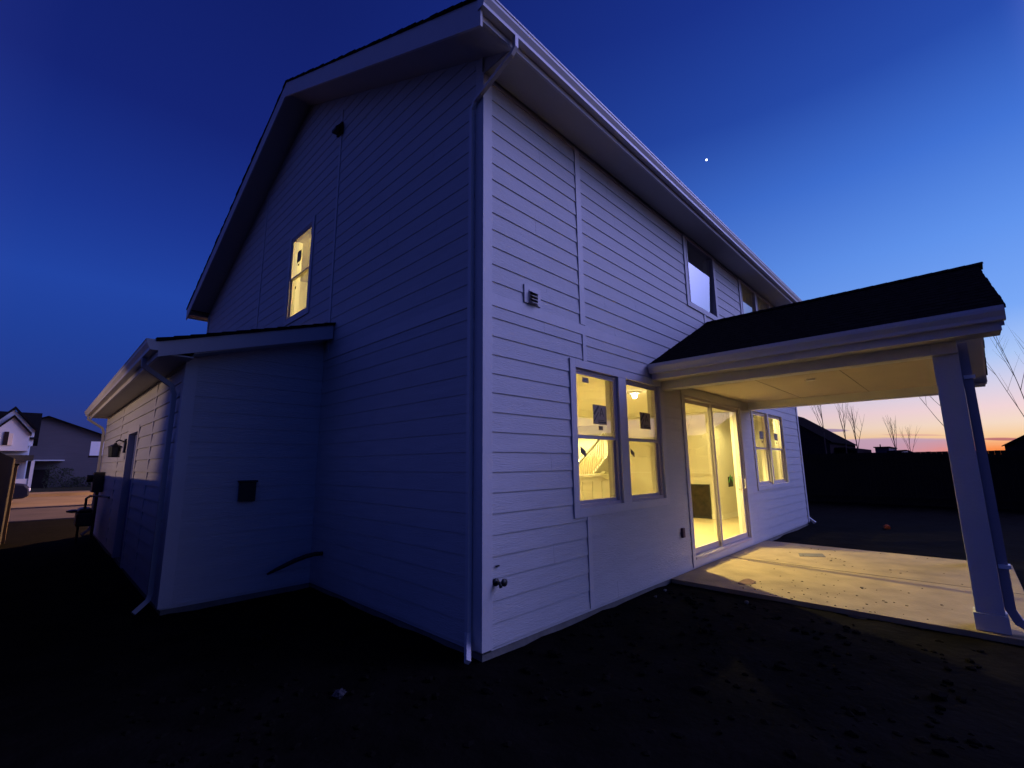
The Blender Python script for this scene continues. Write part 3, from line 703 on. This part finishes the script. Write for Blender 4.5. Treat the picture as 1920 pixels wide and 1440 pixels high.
for sgn in (-1, 1):
    e = PXC + sgn * 2.15
    mb.prism([(e, -3.377, ptop(e) - .20), (PXC, -3.377, PR - .23), (PXC, -3.377, PR - .215), (e, -3.377, ptop(e) - .185)], (0, .36, 0))
mb.build('soffit', SOFFIT, patio)
kgutter(3.134, -0.026, 3.134, -3.41, 2.735, (-1, 0), patio, h=.125, d=.10); kgutter(7.546, -3.41, 7.546, -0.026, 2.735, (1, 0), patio, h=.125, d=.10)
def post(x):
    mb = MB(); mb.box(x, x + .19, -3.08, -2.89, 0.15, 2.549); q = mb.build('post', TRIM, patio, bevel=.004)
    mb = MB(); mb.box(x - .018, x + .208, -3.098, -2.872, 0.001, 0.149); mb.build('post_base', TRIM, q, bevel=.004)
post(3.475); post(7.09)
WSTRAP = mat('white_strap', (.8, .8, .8), .4)
ds = MB(); ds.tube([(3.56, -3.118, 2.66), (3.56, -3.118, 0.20), (3.56, -3.16, 0.10), (3.50, -3.29, 0.03)], 0, flat=(0.036, 0.028)); d_ = ds.build('downspout', mat('patio_downspout_paint', (.34, .30, .32), .5), patio)
mb = MB()
for z in (2.30, 0.55): MB().box(3.515, 3.605, -3.17, -3.09, z, z + .035).build('strap', WSTRAP, d_)

# small things on the slab and soil
rn = random.Random(77); cl = MB()
for k in range(1400):
    x = rn.uniform(-2.2, 4.5); y = rn.uniform(-2.9, 2.6); 
    if (x > -.25 and y > -.12) or (x > 3.1 and y > -3.4): continue
    s_ = rn.uniform(.008, .03) * (1 if rn.random() < .9 else 1.7)
    cl.blob((x, y, -.06 + s_ * .2), (s_ * rn.uniform(.8, 1.5), s_ * rn.uniform(.8, 1.5), s_ * .7), k, 6, .3)
o = cl.build('soil_clods', mat('clod_soil', (.0085, .0072, .0066), 1, var=.4, vscale=9, spec=.02)); o['kind'] = 'stuff'; o['label'] = 'small clods of dark soil strewn over the bare ground'; o['category'] = 'soil'
rn = random.Random(21); clod = MB()
for k in range(70):
    u = rn.betavariate(1.3, 2.2); x = 3.42 + 1.6 * rn.random() ** 1.6; y = -0.75 - 2.1 * u; s_ = rn.uniform(.004, .011)
    clod.blob((x, y, s_ * .35), (s_ * rn.uniform(.8, 1.8), s_ * rn.uniform(.8, 1.8), s_ * .5), k, 6, .3)
for k in range(30):
    x = rn.uniform(5.5, 7.3); y = rn.uniform(-3.0, -.6); s_ = rn.uniform(.004, .012)
    clod.blob((x, y, s_ * .35), (s_ * 1.5, s_ * 1.5, s_ * .4), k + 500, 6, .3)
o = clod.build('dirt_crumbs', mat('crumb_soil', (.12, .09, .06), 1)); o['kind'] = 'stuff'; o['label'] = 'crumbs of dirt scattered over the lit patio slab'; o['category'] = 'dirt'
mb = MB(); mb.add([(6.10, -.86, .003), (6.30, -1.20, .003), (6.62, -1.16, .003), (6.46, -.84, .003)], [(0, 1, 2, 3)])
tag(MB().prism([(6.14, -.88, .001), (6.36, -1.2, .001), (6.64, -1.10, .001), (6.42, -.80, .001)], (0, 0, .003)).build('damp_board', mat('grey_board', (.17, .15, .13), .9, var=.3, vscale=8)), 'thin grey rectangular board lying flat on the far half of the slab', 'board')
leaf_ = MB(); 
pts = [(3.86 + .16 * math.cos(a) * (1 + .25 * math.sin(3 * a)), -.80 + .10 * math.sin(a) * (1 + .2 * math.cos(2 * a)), .001) for a in [i * math.pi / 9 for i in range(18)]]
tag(leaf_.prism(pts, (0, 0, .004)).build('mud_patch', mat('red_mud', (.20, .11, .09), .95, var=.4, vscale=12)), 'reddish mud patch near the front edge of the slab', 'mud')
def chunk(name, loc, r, col, label, seed):
    return tag(MB().blob(loc, r, seed, 9, .25).build(name, mat(name + '_mat', col, .9), None), label, 'stone' if 'rock' in name else 'litter', 'loose stones on the soil' if 'rock' in name else None)
chunk('rock', (-1.04, .32, -.045), (.045, .04, .03), (.035, .035, .045), 'small grey stone alone on the dark soil in the foreground', 1)
chunk('rock', (3.10, -1.02, -.045), (.03, .025, .02), (.10, .10, .09), 'pale stone on the soil just below the slab edge', 2)
chunk('rock', (2.95, -.12, -.045), (.03, .018, .014), (.10, .10, .10), 'pale stone on the soil between the wall and the slab corner', 3)
chunk('rock', (2.62, -.16, -.045), (.024, .018, .012), (.08, .08, .075), 'tiny grey stone close to the foundation, short of the slab', 4)
chunk('plastic_scrap', (11.5, -1.50, -.02), (.10, .07, .06), (.16, .03, .018), 'orange red scrap lying on the dark ground beyond the patio', 5)

# ================================================================== SIDE YARD
FENCEM = mat('weathered_fence', (.055, .042, .035), .9, bump=.5, bscale=12, var=.35, vscale=3, stretch=(1, 1, .15))
CEDAR = mat('cedar_post', (.36, .24, .13), .85, bump=.3, bscale=12, var=.25, vscale=4, stretch=(1, 1, .2))
def fence(name, p0, p1, z0, z1, label, mat_, posts=True, group=None, seed=1, pw=0.14):
    p0 = Vector((*p0, 0)); p1 = Vector((*p1, 0)); d = (p1 - p0); Lh = d.length; d.normalize(); nrm = Vector((-d.y, d.x, 0))
    e = empty(name, (p0.x, p0.y, z0), label, 'fence', group); rn = random.Random(seed)
    mb = MB(); k = 0
    while k * (pw + .006) < Lh:
        a = p0 + d * (k * (pw + .002)); b = a + d * pw; t = z1 + rn.uniform(-.004, .004)
        mb.hexa([(a.x, a.y, z0), (b.x, b.y, z0), (*(b + nrm * .018)[:2], z0), (*(a + nrm * .018)[:2], z0)], [(a.x, a.y, t), (b.x, b.y, t), (*(b + nrm * .018)[:2], t), (*(a + nrm * .018)[:2], t)])
        k += 1
    mb.build('boards', mat_, e)
    mb = MB()
    for z in (z0 + .25, z1 - .25):
        a = p0 - nrm * .04; b = p1 - nrm * .04; mb.hexa([(a.x, a.y, z), (b.x, b.y, z), (*(b + nrm * .038)[:2], z), (*(a + nrm * .038)[:2], z)], [(a.x, a.y, z + .09), (b.x, b.y, z + .09), (*(b + nrm * .038)[:2], z + .09), (*(a + nrm * .038)[:2], z + .09)])
    mb.build('rail', mat_, e)
    return e, d, nrm
e, d, nr = fence('board_fence', (-3.07, 11.9), (-3.07, 0.5), -.08, 1.72, 'dark board fence along the side yard, cut by the left edge of the picture', FENCEM, seed=2)
mb = MB(); mb.box(-3.10, -3.0, 11.92, 12.02, -.08, 1.58); q = mb.build('post', CEDAR, e, bevel=.006)
mb = MB(); mb.box(-3.12, -2.98, 11.90, 12.04, 1.581, 1.62); mb.build('cap', FENCEM, q)
lant = empty('wall_lantern', (-1.62, 7.95, 1.9), 'black coach lantern on the side wall left of the blue door', 'wall lantern')
mb = MB(); mb.box(-1.642, -1.615, 7.85, 7.99, 1.78, 2.03); mb.tube([(-1.64, 7.92, 1.98), (-1.72, 7.92, 2.01), (-1.76, 7.92, 1.97)], .012); mb.build('bracket', BLACKM, lant)
mb = MB(); mb.lathe([(.02, .26), (.025, .235), (.09, .20), (.105, .185), (.105, .175)], (-1.76, 7.92, 1.70), 6); mb.lathe([(.078, 0), (.085, .012), (.075, .02)], (-1.76, 7.92, 1.70), 6)
for k in range(6):
    a = math.pi / 3 * k; mb.tube([(-1.76 + .072 * math.cos(a), 7.92 + .072 * math.sin(a), 1.715), (-1.76 + .088 * math.cos(a), 7.92 + .088 * math.sin(a), 1.878)], .006, 6)
mb.build('cage', BLACKM, lant)
mb = MB(); mb.lathe([(.066, 0), (.08, .155)], (-1.76, 7.92, 1.72), 6); mb.build('glass', mat('lantern_glass', (.08, .09, .08), .2), lant)
gm = empty('gas_meter', (-1.85, 10.6, 0), 'dark gas meter with its regulator and pipe against the side wall', 'gas meter')
mb = MB(); mb.box(-2.02, -1.76, 10.2, 10.75, .32, .60); mb.prism([(-2.02, 10.2, .60), (-1.76, 10.2, .60), (-1.80, 10.2, .68), (-1.98, 10.2, .68)], (0, .55, 0)); mb.build('body', BLACKM, gm, bevel=.03)
mb = MB(); mb.lathe([(.03, 0), (.11, .02), (.11, .05), (.03, .07)], (-2.06, 10.6, .58), 16); mb.build('regulator', BLACKM, gm)
mb = MB(); mb.tube([(-1.90, 10.3, .60), (-1.90, 10.3, .88), (-1.84, 10.3, .93), (-1.68, 9.9, .93), (-1.62, 9.3, .93)], .022); mb.tube([(-1.95, 10.6, -.1), (-1.95, 10.6, .34)], .022); mb.build('pipe', BLACKM, gm)
em = empty('electric_meter', (-1.7, 11.0, 1.2), 'dark electric meter box high on the far end of the side wall', 'electric meter')
mb = MB(); mb.box(-1.80, -1.62, 10.85, 11.25, .98, 1.42); mb.build('box', BLACKM, em, bevel=.01)
mb = MB(); mb.tube([(-1.80, 11.05, 1.28), (-1.90, 11.05, 1.28)], .08, 16); mb.build('dial', DARK, em)
mb = MB(); mb.tube([(-1.69, 11.05, .98), (-1.69, 11.05, -.05)], .03); mb.build('conduit', BLACKM, em)

# street lamp (outside the frame to the left, its light is seen on the road and the side wall)
slp = empty('street_lamp', (16, 27.5, -.1), 'tall street lamp beside the road, hidden behind the house, lighting the road orange', 'street lamp')
mb = MB(); mb.tube([(16, 23.9, -.1), (16, 23.9, 6.6), (16, 24.3, 6.95), (16, 27.3, 7.05)], [.09, .06, .045, .04], 10); mb.build('pole', BLACKM, slp)
mb = MB(); mb.box(15.88, 16.12, 27.2, 27.9, 7.0, 7.1); mb.build('head', BLACKM, slp)
mb = MB(); mb.box(15.91, 16.09, 27.3, 27.85, 6.975, 6.999); mb.build('lens', emit('sodium_glow', (1, .6, .25), 30), slp)
ld = bpy.data.lights.new('street_light', 'SPOT'); ld.spot_size = math.radians(84); ld.spot_blend = .35; ld.energy = 46000; ld.color = (1, .55, .22); ld.shadow_soft_size = .12
lo = bpy.data.objects.new('lamp_light', ld); COL.objects.link(lo); lo.parent = slp; lo.matrix_parent_inverse = slp.matrix_basis.inverted(); lo.location = (16, 27.6, 6.9); lo.rotation_euler = Vector((math.cos(math.radians(8)), math.sin(math.radians(8)), .28)).to_track_quat('Z', 'Y').to_euler()
nl = empty('yard_lamp', (-7.2, 8.6, 2.7), 'small lamp beyond the fence with an added shield plate, lighting the side wall above the fence top', 'lamp')
mb = MB(); mb.box(-7.35, -7.2, 8.5, 8.7, 2.6, 2.9); mb.build('back_plate', BLACKM, nl); mb = MB(); mb.box(-7.4, -6.55, 8.2, 9.0, 2.79, 2.82); mb.build('shield_plate', BLACKM, nl); mb = MB(); mb.blob((-7.12, 8.6, 2.75), (.06, .06, .08), 1, 12, 0); mb.build('bulb', emit('yard_glow', (1, .75, .5), 20), nl, smooth=True)  # plate above the bulb added out of view to keep light off the gable
ld = bpy.data.lights.new('yard_light', 'SPOT'); ld.energy = 420; ld.color = (1, .68, .46); ld.shadow_soft_size = .03; ld.spot_size = math.radians(84); ld.spot_blend = .25
lo = bpy.data.objects.new('lamp_light', ld); COL.objects.link(lo); lo.parent = nl; lo.matrix_parent_inverse = nl.matrix_basis.inverted(); lo.location = (-7.0, 8.6, 2.75); lo.rotation_euler = Vector((-1, -.05, .12)).to_track_quat('Z', 'Y').to_euler()

# ================================================================== NEIGHBOURS, LEFT
def gable_house(name, x0, x1, y0, y1, ze, zr, axis, label, wallm, roofm, ov=.35, z0=-.1, group=None, ridge=None):
    """axis 'y': gable ends face +-y (ridge runs along y)"""
    e = empty(name, ((x0 + x1) / 2, (y0 + y1) / 2, z0), label, 'house', group)
    mb = MB()
    if axis == 'y':
        c = ridge if ridge is not None else (x0 + x1) / 2; mb.prism([(x0, y0, z0), (x1, y0, z0), (x1, y0, ze), (c, y0, zr), (x0, y0, ze)], (0, y1 - y0, 0))
    else:
        c = ridge if ridge is not None else (y0 + y1) / 2; mb.prism([(x0, y0, z0), (x0, y1, z0), (x0, y1, ze), (x0, c, zr), (x0, y0, ze)], (x1 - x0, 0, 0))
    mb.build('wall', wallm, e)
    mb = MB(); t = .09
    if axis == 'y':
        for xe in (x0, x1):
            sg = 1 if xe == x1 else -1; sl_ = (zr - ze) / abs(xe - c); xo = xe + sg * ov; zo = ze - sl_ * ov
            mb.prism([(c, y0 - ov, zr + .01), (xo, y0 - ov, zo + .01), (xo, y0 - ov, zo + t), (c, y0 - ov, zr + t)], (0, y1 - y0 + 2 * ov, 0))
    else:
        for ye in (y0, y1):
            sg = 1 if ye == y1 else -1; sl_ = (zr - ze) / abs(ye - c); yo = ye + sg * ov; zo = ze - sl_ * ov
            mb.prism([(x0 - ov, c, zr + .01), (x0 - ov, yo, zo + .01), (x0 - ov, yo, zo + t), (x0 - ov, c, zr + t)], (x1 - x0 + 2 * ov, 0, 0))
    mb.build('roof', roofm, e)
    return e
ROOFD = mat('distant_roof', (.018, .016, .017), .95, bump=.5, bscale=6, var=.4, vscale=5, spec=0)
GREYW = mat('grey_house_wall', (.11, .095, .11), .85, var=.12, vscale=1.2, bump=.3, bscale=3, stretch=(1, 1, 10))
WHITEW = mat('white_house_wall', (.62, .62, .66), .8, bump=.3, bscale=3, stretch=(1, 1, 10), var=.05)
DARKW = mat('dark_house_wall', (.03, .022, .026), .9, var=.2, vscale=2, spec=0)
gh = gable_house('grey_house', -8.0, 3.4, 48, 58, 3.1, 5.45, 'y', 'grey gabled house across the street with a black roof and pale windowless wall', GREYW, ROOFD, ridge=-2.55)
mb = MB(); mb.box(-2.9, -2.0, 47.9, 47.98, -.1, 1.4); mb.build('door', DARKW, gh)
mb = MB(); mb.box(-3.6, -1.3, 46.6, 48, 2.05, 2.13); mb.build('porch_roof', TRIM, gh)
mb = MB()
for k, (x, y) in enumerate(((-1.9, 46.8), (-1.1, 47.3), (-.3, 47.5), (.6, 47.3), (1.3, 47.4))):
    mb = MB(); rn = random.Random(k + 40)
    h = (1.7, 1.5, .8, .7, .6)[k]
    for j in range(260):
        a = rn.uniform(0, 6.28); rr = rn.random() ** .5 * (.35 + .15 * rn.random()); zz = rn.random() ** .8 * h; w_ = .07
        q = Vector((x + rr * math.cos(a), y + rr * math.sin(a) * .6, zz)); v1 = Vector((rn.uniform(-1, 1), rn.uniform(-1, 1), rn.uniform(-1, 1))).normalized() * w_; v2 = v1.orthogonal().normalized() * w_ * .6
        mb.add([q - v1, q + v2, q + v1, q - v2], [(0, 1, 2, 3)])
    tag(mb.build('shrub', mat('dark_leaves', (.03, .035, .02), .9)), ('tall dark shrub by the porch of the grey house', 'narrow dark shrub right of the grey house porch', 'low rounded shrub at the middle of the grey house wall', 'low shrub further right along the grey house wall', 'small shrub nearest the street wall end of the grey house')[k], 'shrub', 'shrubs along the grey house')
wh = gable_house('white_house', -9.5, -3.25, 41.0, 46, 3.55, 5.35, 'x', 'white sided house at the left edge with two stacked gables', WHITEW, ROOFD, ridge=44.5)
# front gables facing the camera
mb = MB(); mb.prism([(-5.0, 40.4, 2.62), (-3.30, 40.4, 2.62), (-3.30, 40.4, 3.75), (-4.12, 40.4, 4.75), (-5.0, 40.4, 3.75)], (0, .6, 0)); mb.prism([(-3.95, 40.8, 2.95), (-3.10, 40.8, 2.95), (-3.10, 40.8, 3.95), (-4.2, 40.8, 5.30), (-5.3, 40.8, 3.95)], (0, .3, 0)); mb.build('gable', WHITEW, wh)
mb = MB()
for (c, z, h, y) in ((-4.12, 4.75, .9, 40.25), (-4.15, 5.33, 1.15, 40.65)):
    for sg in (-1, 1): mb.prism([(c, y, z), (c + sg * h, y, z - h * 1.25), (c + sg * h, y, z - h * 1.25 + .17), (c, y, z + .17)], (0, .7, 0))
mb.build('gable_roof', ROOFD, wh)
mb = MB(); mb.box(-4.42, -4.22, 40.33, 40.398, 2.98, 3.82); mb.build('window', DARKW, wh); mb = MB(); mb.box(-4.215, -4.02, 40.34, 40.398, 2.98, 3.72); mb.build('window', mat('warm_blind', (.75, .62, .5), .8), wh)
mb = MB(); mb.box(-3.62, -3.48, 40.6, 40.798, 2.98, 3.62); mb.build('window', mat('dim_glass', (.18, .18, .3), .3), wh)
mb = MB(); mb.box(-6, -2.95, 40.2, 41, 2.0, 2.35); mb.build('porch_beam', mat('porch_dark', (.05, .045, .035), .9), wh)
mb = MB(); mb.box(-3.02, -2.86, 40.25, 40.6, 0, 2.0); mb.box(-3.6, -3.02, 40.3, 40.5, 0, .85); mb.build('porch_post', WHITEW, wh)
bd = empty('board_sign', (-.03, 40, 0), 'pale rectangular board with a dark lower edge standing before the grey house', 'board')
mb = MB(); mb.box(-.31, .40, 39.95, 40.0, 2.34, 3.30); mb.build('panel', mat('white_board', (.80, .80, .84), .6), bd)
mb = MB(); mb.box(-.36, .42, 39.93, 40.02, 2.20, 2.338); mb.build('lower_rim', DARKW, bd)
mb = MB(); mb.tube([(.5, 40.3, -.1), (.5, 40.3, 2.5), (.3, 40.1, 2.7)], .05); mb.build('pole', DARKW, bd)
# parked car, mostly hidden by the fence
car = empty('parked_car', (-4.9, 28.5, -.1), 'dark car parked on the road, only its nose showing past the fence post', 'car')
def carbody():
    y0, y1 = 27.6, 29.3; z = -.1
    prof = [(-7.2, .35), (-7.15, .85), (-6.6, .98), (-6.0, 1.42), (-4.7, 1.45), (-4.0, 1.02), (-3.0, .88), (-2.84, .70), (-2.82, .38), (-3.0, .26), (-7.0, .26)]
    mb = MB(); mb.prism([(x, y0, z + q) for x, q in prof], (0, y1 - y0, 0)); mb.build('body', mat('dark_car_paint', (.012, .012, .02), .45, spec=.3), car, bevel=.06)
    mb = MB(); mb.prism([(-6.45, y0 - .004, z + 1.0), (-5.95, y0 - .004, z + 1.36), (-4.75, y0 - .004, z + 1.38), (-4.2, y0 - .004, z + 1.02)], (0, .02, 0)); mb.build('side_window', DARK, car)
    for x in (-6.3, -3.6):
        mb = MB(); mb.tube([(x, y0 - .03, z + .32), (x, y0 + .2, z + .32)], .32, 20); wq = mb.build('wheel', DARK, car); mb = MB(); mb.tube([(x, y0 - .04, z + .32), (x, y0 - .02, z + .32)], .19, 16); mb.build('rim', METAL, wq)
    mb = MB(); mb.box(-2.95, -2.80, y0 + .02, y0 + .3, z + .58, z + .72); mb.build('headlight', mat('lamp_glass', (.9, .88, .85), .2), car, bevel=.02)
carbody()

# ================================================================== FAR SIDE, RIGHT
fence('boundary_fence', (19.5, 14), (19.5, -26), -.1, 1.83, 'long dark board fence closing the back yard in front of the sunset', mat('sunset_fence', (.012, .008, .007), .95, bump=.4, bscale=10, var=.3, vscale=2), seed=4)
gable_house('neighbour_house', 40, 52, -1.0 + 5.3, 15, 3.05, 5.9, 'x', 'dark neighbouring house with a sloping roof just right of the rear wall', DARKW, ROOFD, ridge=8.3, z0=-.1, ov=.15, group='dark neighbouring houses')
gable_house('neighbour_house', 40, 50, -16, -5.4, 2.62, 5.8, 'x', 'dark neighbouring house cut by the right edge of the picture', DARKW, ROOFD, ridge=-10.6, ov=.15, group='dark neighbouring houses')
def lowblock(name, y0, y1, z1, label, y_slope=0, x=42):
    mb = MB(); mb.prism([(x, y0, -.1), (x, y1, -.1), (x, y1 - y_slope, z1), (x, y0 + y_slope, z1)], (8, 0, 0)); return mb
e = empty('far_building', (44, 4, -.1), 'low dark building with a stepped roofline directly right of the neighbouring house', 'building')
lowblock('', 2.9, 4.6, 2.52, '').build('wall', DARKW, e); mb = MB(); mb.prism([(41.6, 2.95, 2.28), (41.6, 4.5, 2.52), (41.6, 4.5, 2.60), (41.6, 3.5, 2.60), (41.6, 3.1, 2.36)], (8, 0, 0)); mb.build('roof', ROOFD, e)
e = empty('far_building', (48, 2.6, -.1), 'small boxy dark building standing alone above the fence line', 'building')
mb = MB(); mb.box(46, 52, 1.30, 2.20, -.1, 2.60); mb.build('wall', mat('mauve_wall', (.10, .07, .10), .9), e); mb = MB(); mb.box(45.8, 52, 1.22, 2.28, 2.60, 2.68); mb.build('roof', ROOFD, e)
mb = MB(); mb.box(47, 47.1, 1.9, 1.97, 2.68, 2.9); mb.build('chimney', DARKW, e)
e = empty('camper_van', (44, 0, -.1), 'low dark vehicle with a bright window catching the sunset', 'van')
mb = MB(); mb.prism([(42, -.55, -.1), (42, 1.1, -.1), (42, 1.1, 2.28), (42, -.05, 2.32), (42, -.55, 2.0)], (2.2, 0, 0)); mb.build('body', DARKW, e, bevel=.05)
mb = MB(); mb.prism([(41.99, -.25, 1.99), (41.99, .20, 1.99), (41.99, .24, 2.16), (41.99, -.10, 2.20)], (-.01, 0, 0)); mb.build('window', mat('bright_glass', (.9, .8, .75), .15, metal=.9), e)
mb = MB(); rn = random.Random(8); pts = []
y = -22
top = []
while y < 6: top.append((44.5, y, 1.95 + rn.uniform(-.10, .12))); y += .5
mb.prism([(44.5, -22, -.1)] + top + [(44.5, 5.5, -.1)], (3, 0, 0)); o = mb.build('hedge_row', mat('far_scrub', (.02, .014, .012), 1)); tag(o, 'uneven dark line of far scrub and rooftops under the sunset', 'scrub'); o['kind'] = 'stuff'

BARK = mat('bare_bark', (.10, .065, .06), .9)
def sapling(base, h, seed, label, n=7, lean=(0, 0), spread=.16, grp='bare young trees beyond the fence', z_fork=.45, r0=.035, cat='tree'):
    rn = random.Random(seed); base = Vector(base); root = empty('bare_tree', tuple(base), label, cat, grp)
    def path(a, d, ln, segs=6, wob=.05, upk=.12):
        pts = [a]; q = a.copy(); dv = Vector(d).normalized()
        for i in range(segs):
            dv = (dv + Vector((rn.uniform(-wob, wob), rn.uniform(-wob, wob), upk * .5))).normalized(); q = q + dv * ln / segs; pts.append(q.copy())
        return pts
    tr = path(base, (lean[0], lean[1], 1), h, 10, .03, .02)
    mb = MB(); mb.tube(tr, [r0 * (1 - .85 * i / 10) for i in range(11)], 7); mb.build('trunk', BARK, root, smooth=True)
    mb = MB()
    for k in range(n):
        t = z_fork + (0.93 - z_fork) * k / n; i = min(9, int(t * 10)); a = tr[i].lerp(tr[i + 1], t * 10 - i)
        an = rn.uniform(0, 6.28); d = (math.cos(an) * spread * 2.6 + lean[0], math.sin(an) * spread * 2.6 + lean[1], 1)
        ln = h * (1 - t) * rn.uniform(.75, 1.05) + .15; pth = path(a, d, ln); r = r0 * (1 - t) * .65 + .003
        mb.tube(pth, [r * (1 - .8 * j / 6) for j in range(7)], 5)
        for j in range(3):
            b = pth[2 + j]; an2 = rn.uniform(0, 6.28); p2 = path(b, (math.cos(an2) * .6, math.sin(an2) * .6, 1), ln * .35, 3)
            mb.tube(p2, [r * .45, r * .35, r * .25, r * .12], 4)
    mb.build('branches', BARK, root, smooth=True)
sapling((22.2, 1.45, -.1), 4.8, 31, 'leafless young tree rising from behind the sloping roof, tallest by the house wall', 8, spread=.12, z_fork=.6)
sapling((22.3, 0.72, -.1), 4.3, 37, 'thin leafless tree just right of the tallest one by the house wall', 6, spread=.12, z_fork=.6)
sapling((22.4, .25, -.1), 4.0, 32, 'leafless tree with a many stemmed vase shaped crown left of the boxy building', 9, spread=.17, z_fork=.52)
sapling((23.2, -.95, -.1), 3.5, 33, 'slim leafless tree right of the boxy building', 6, spread=.1, z_fork=.55)
sapling((24.2, -1.35, -.1), 3.1, 34, 'short leafless tree beside the low vehicle', 6, spread=.12, z_fork=.55, r0=.022)
sapling((14.0, -3.2, -.1), 4.3, 35, 'leafless tree mostly hidden behind the patio post, its branches leaning left', 6, lean=(-.02, .05), spread=.26, z_fork=.4, r0=.018)
sapling((14.0, -4.55, -.1), 5.0, 36, 'leafless tree at the right edge with long fine branches against the sky', 8, lean=(0, .03), spread=.14, z_fork=.4, r0=.018)

for k, (x0, x1, y0, y1, ze, zr, lb) in enumerate(((19, 31, -27, -14, 2.5, 3.5, 'nearest dark house south of the yard, mirrored in the patio windows'), (35, 47, -26, -12.5, 2.6, 4.0, 'middle dark house south of the yard, mirrored in the sliding door'), (51, 66, -28, -13, 2.8, 4.6, 'farthest dark house south of the yard, mirrored in the far windows'))):
    gable_house('neighbour_house', x0, x1, y0, y1, ze, zr, 'y', lb, DARKW, ROOFD, group='dark neighbouring houses')
# the evening star / moon
f_ = Vector((math.cos(math.radians(18.7)) * math.cos(math.radians(33.2)), math.sin(math.radians(18.7)) * math.cos(math.radians(33.2)), math.sin(math.radians(33.2))))
q = Vector((-2.69, -2.99, 1.52)) + f_ * 2500
mb = MB(); mb.blob(tuple(q), (4.6, 4.6, 4.6), 3, 12, 0.0)  # small glowing ball standing for the planet Venus
o = mb.build('planet', emit('planet_glow', (.9, .95, 1), 3.0), smooth=True); tag(o, 'tiny bright moon alone in the deep blue sky', 'planet')
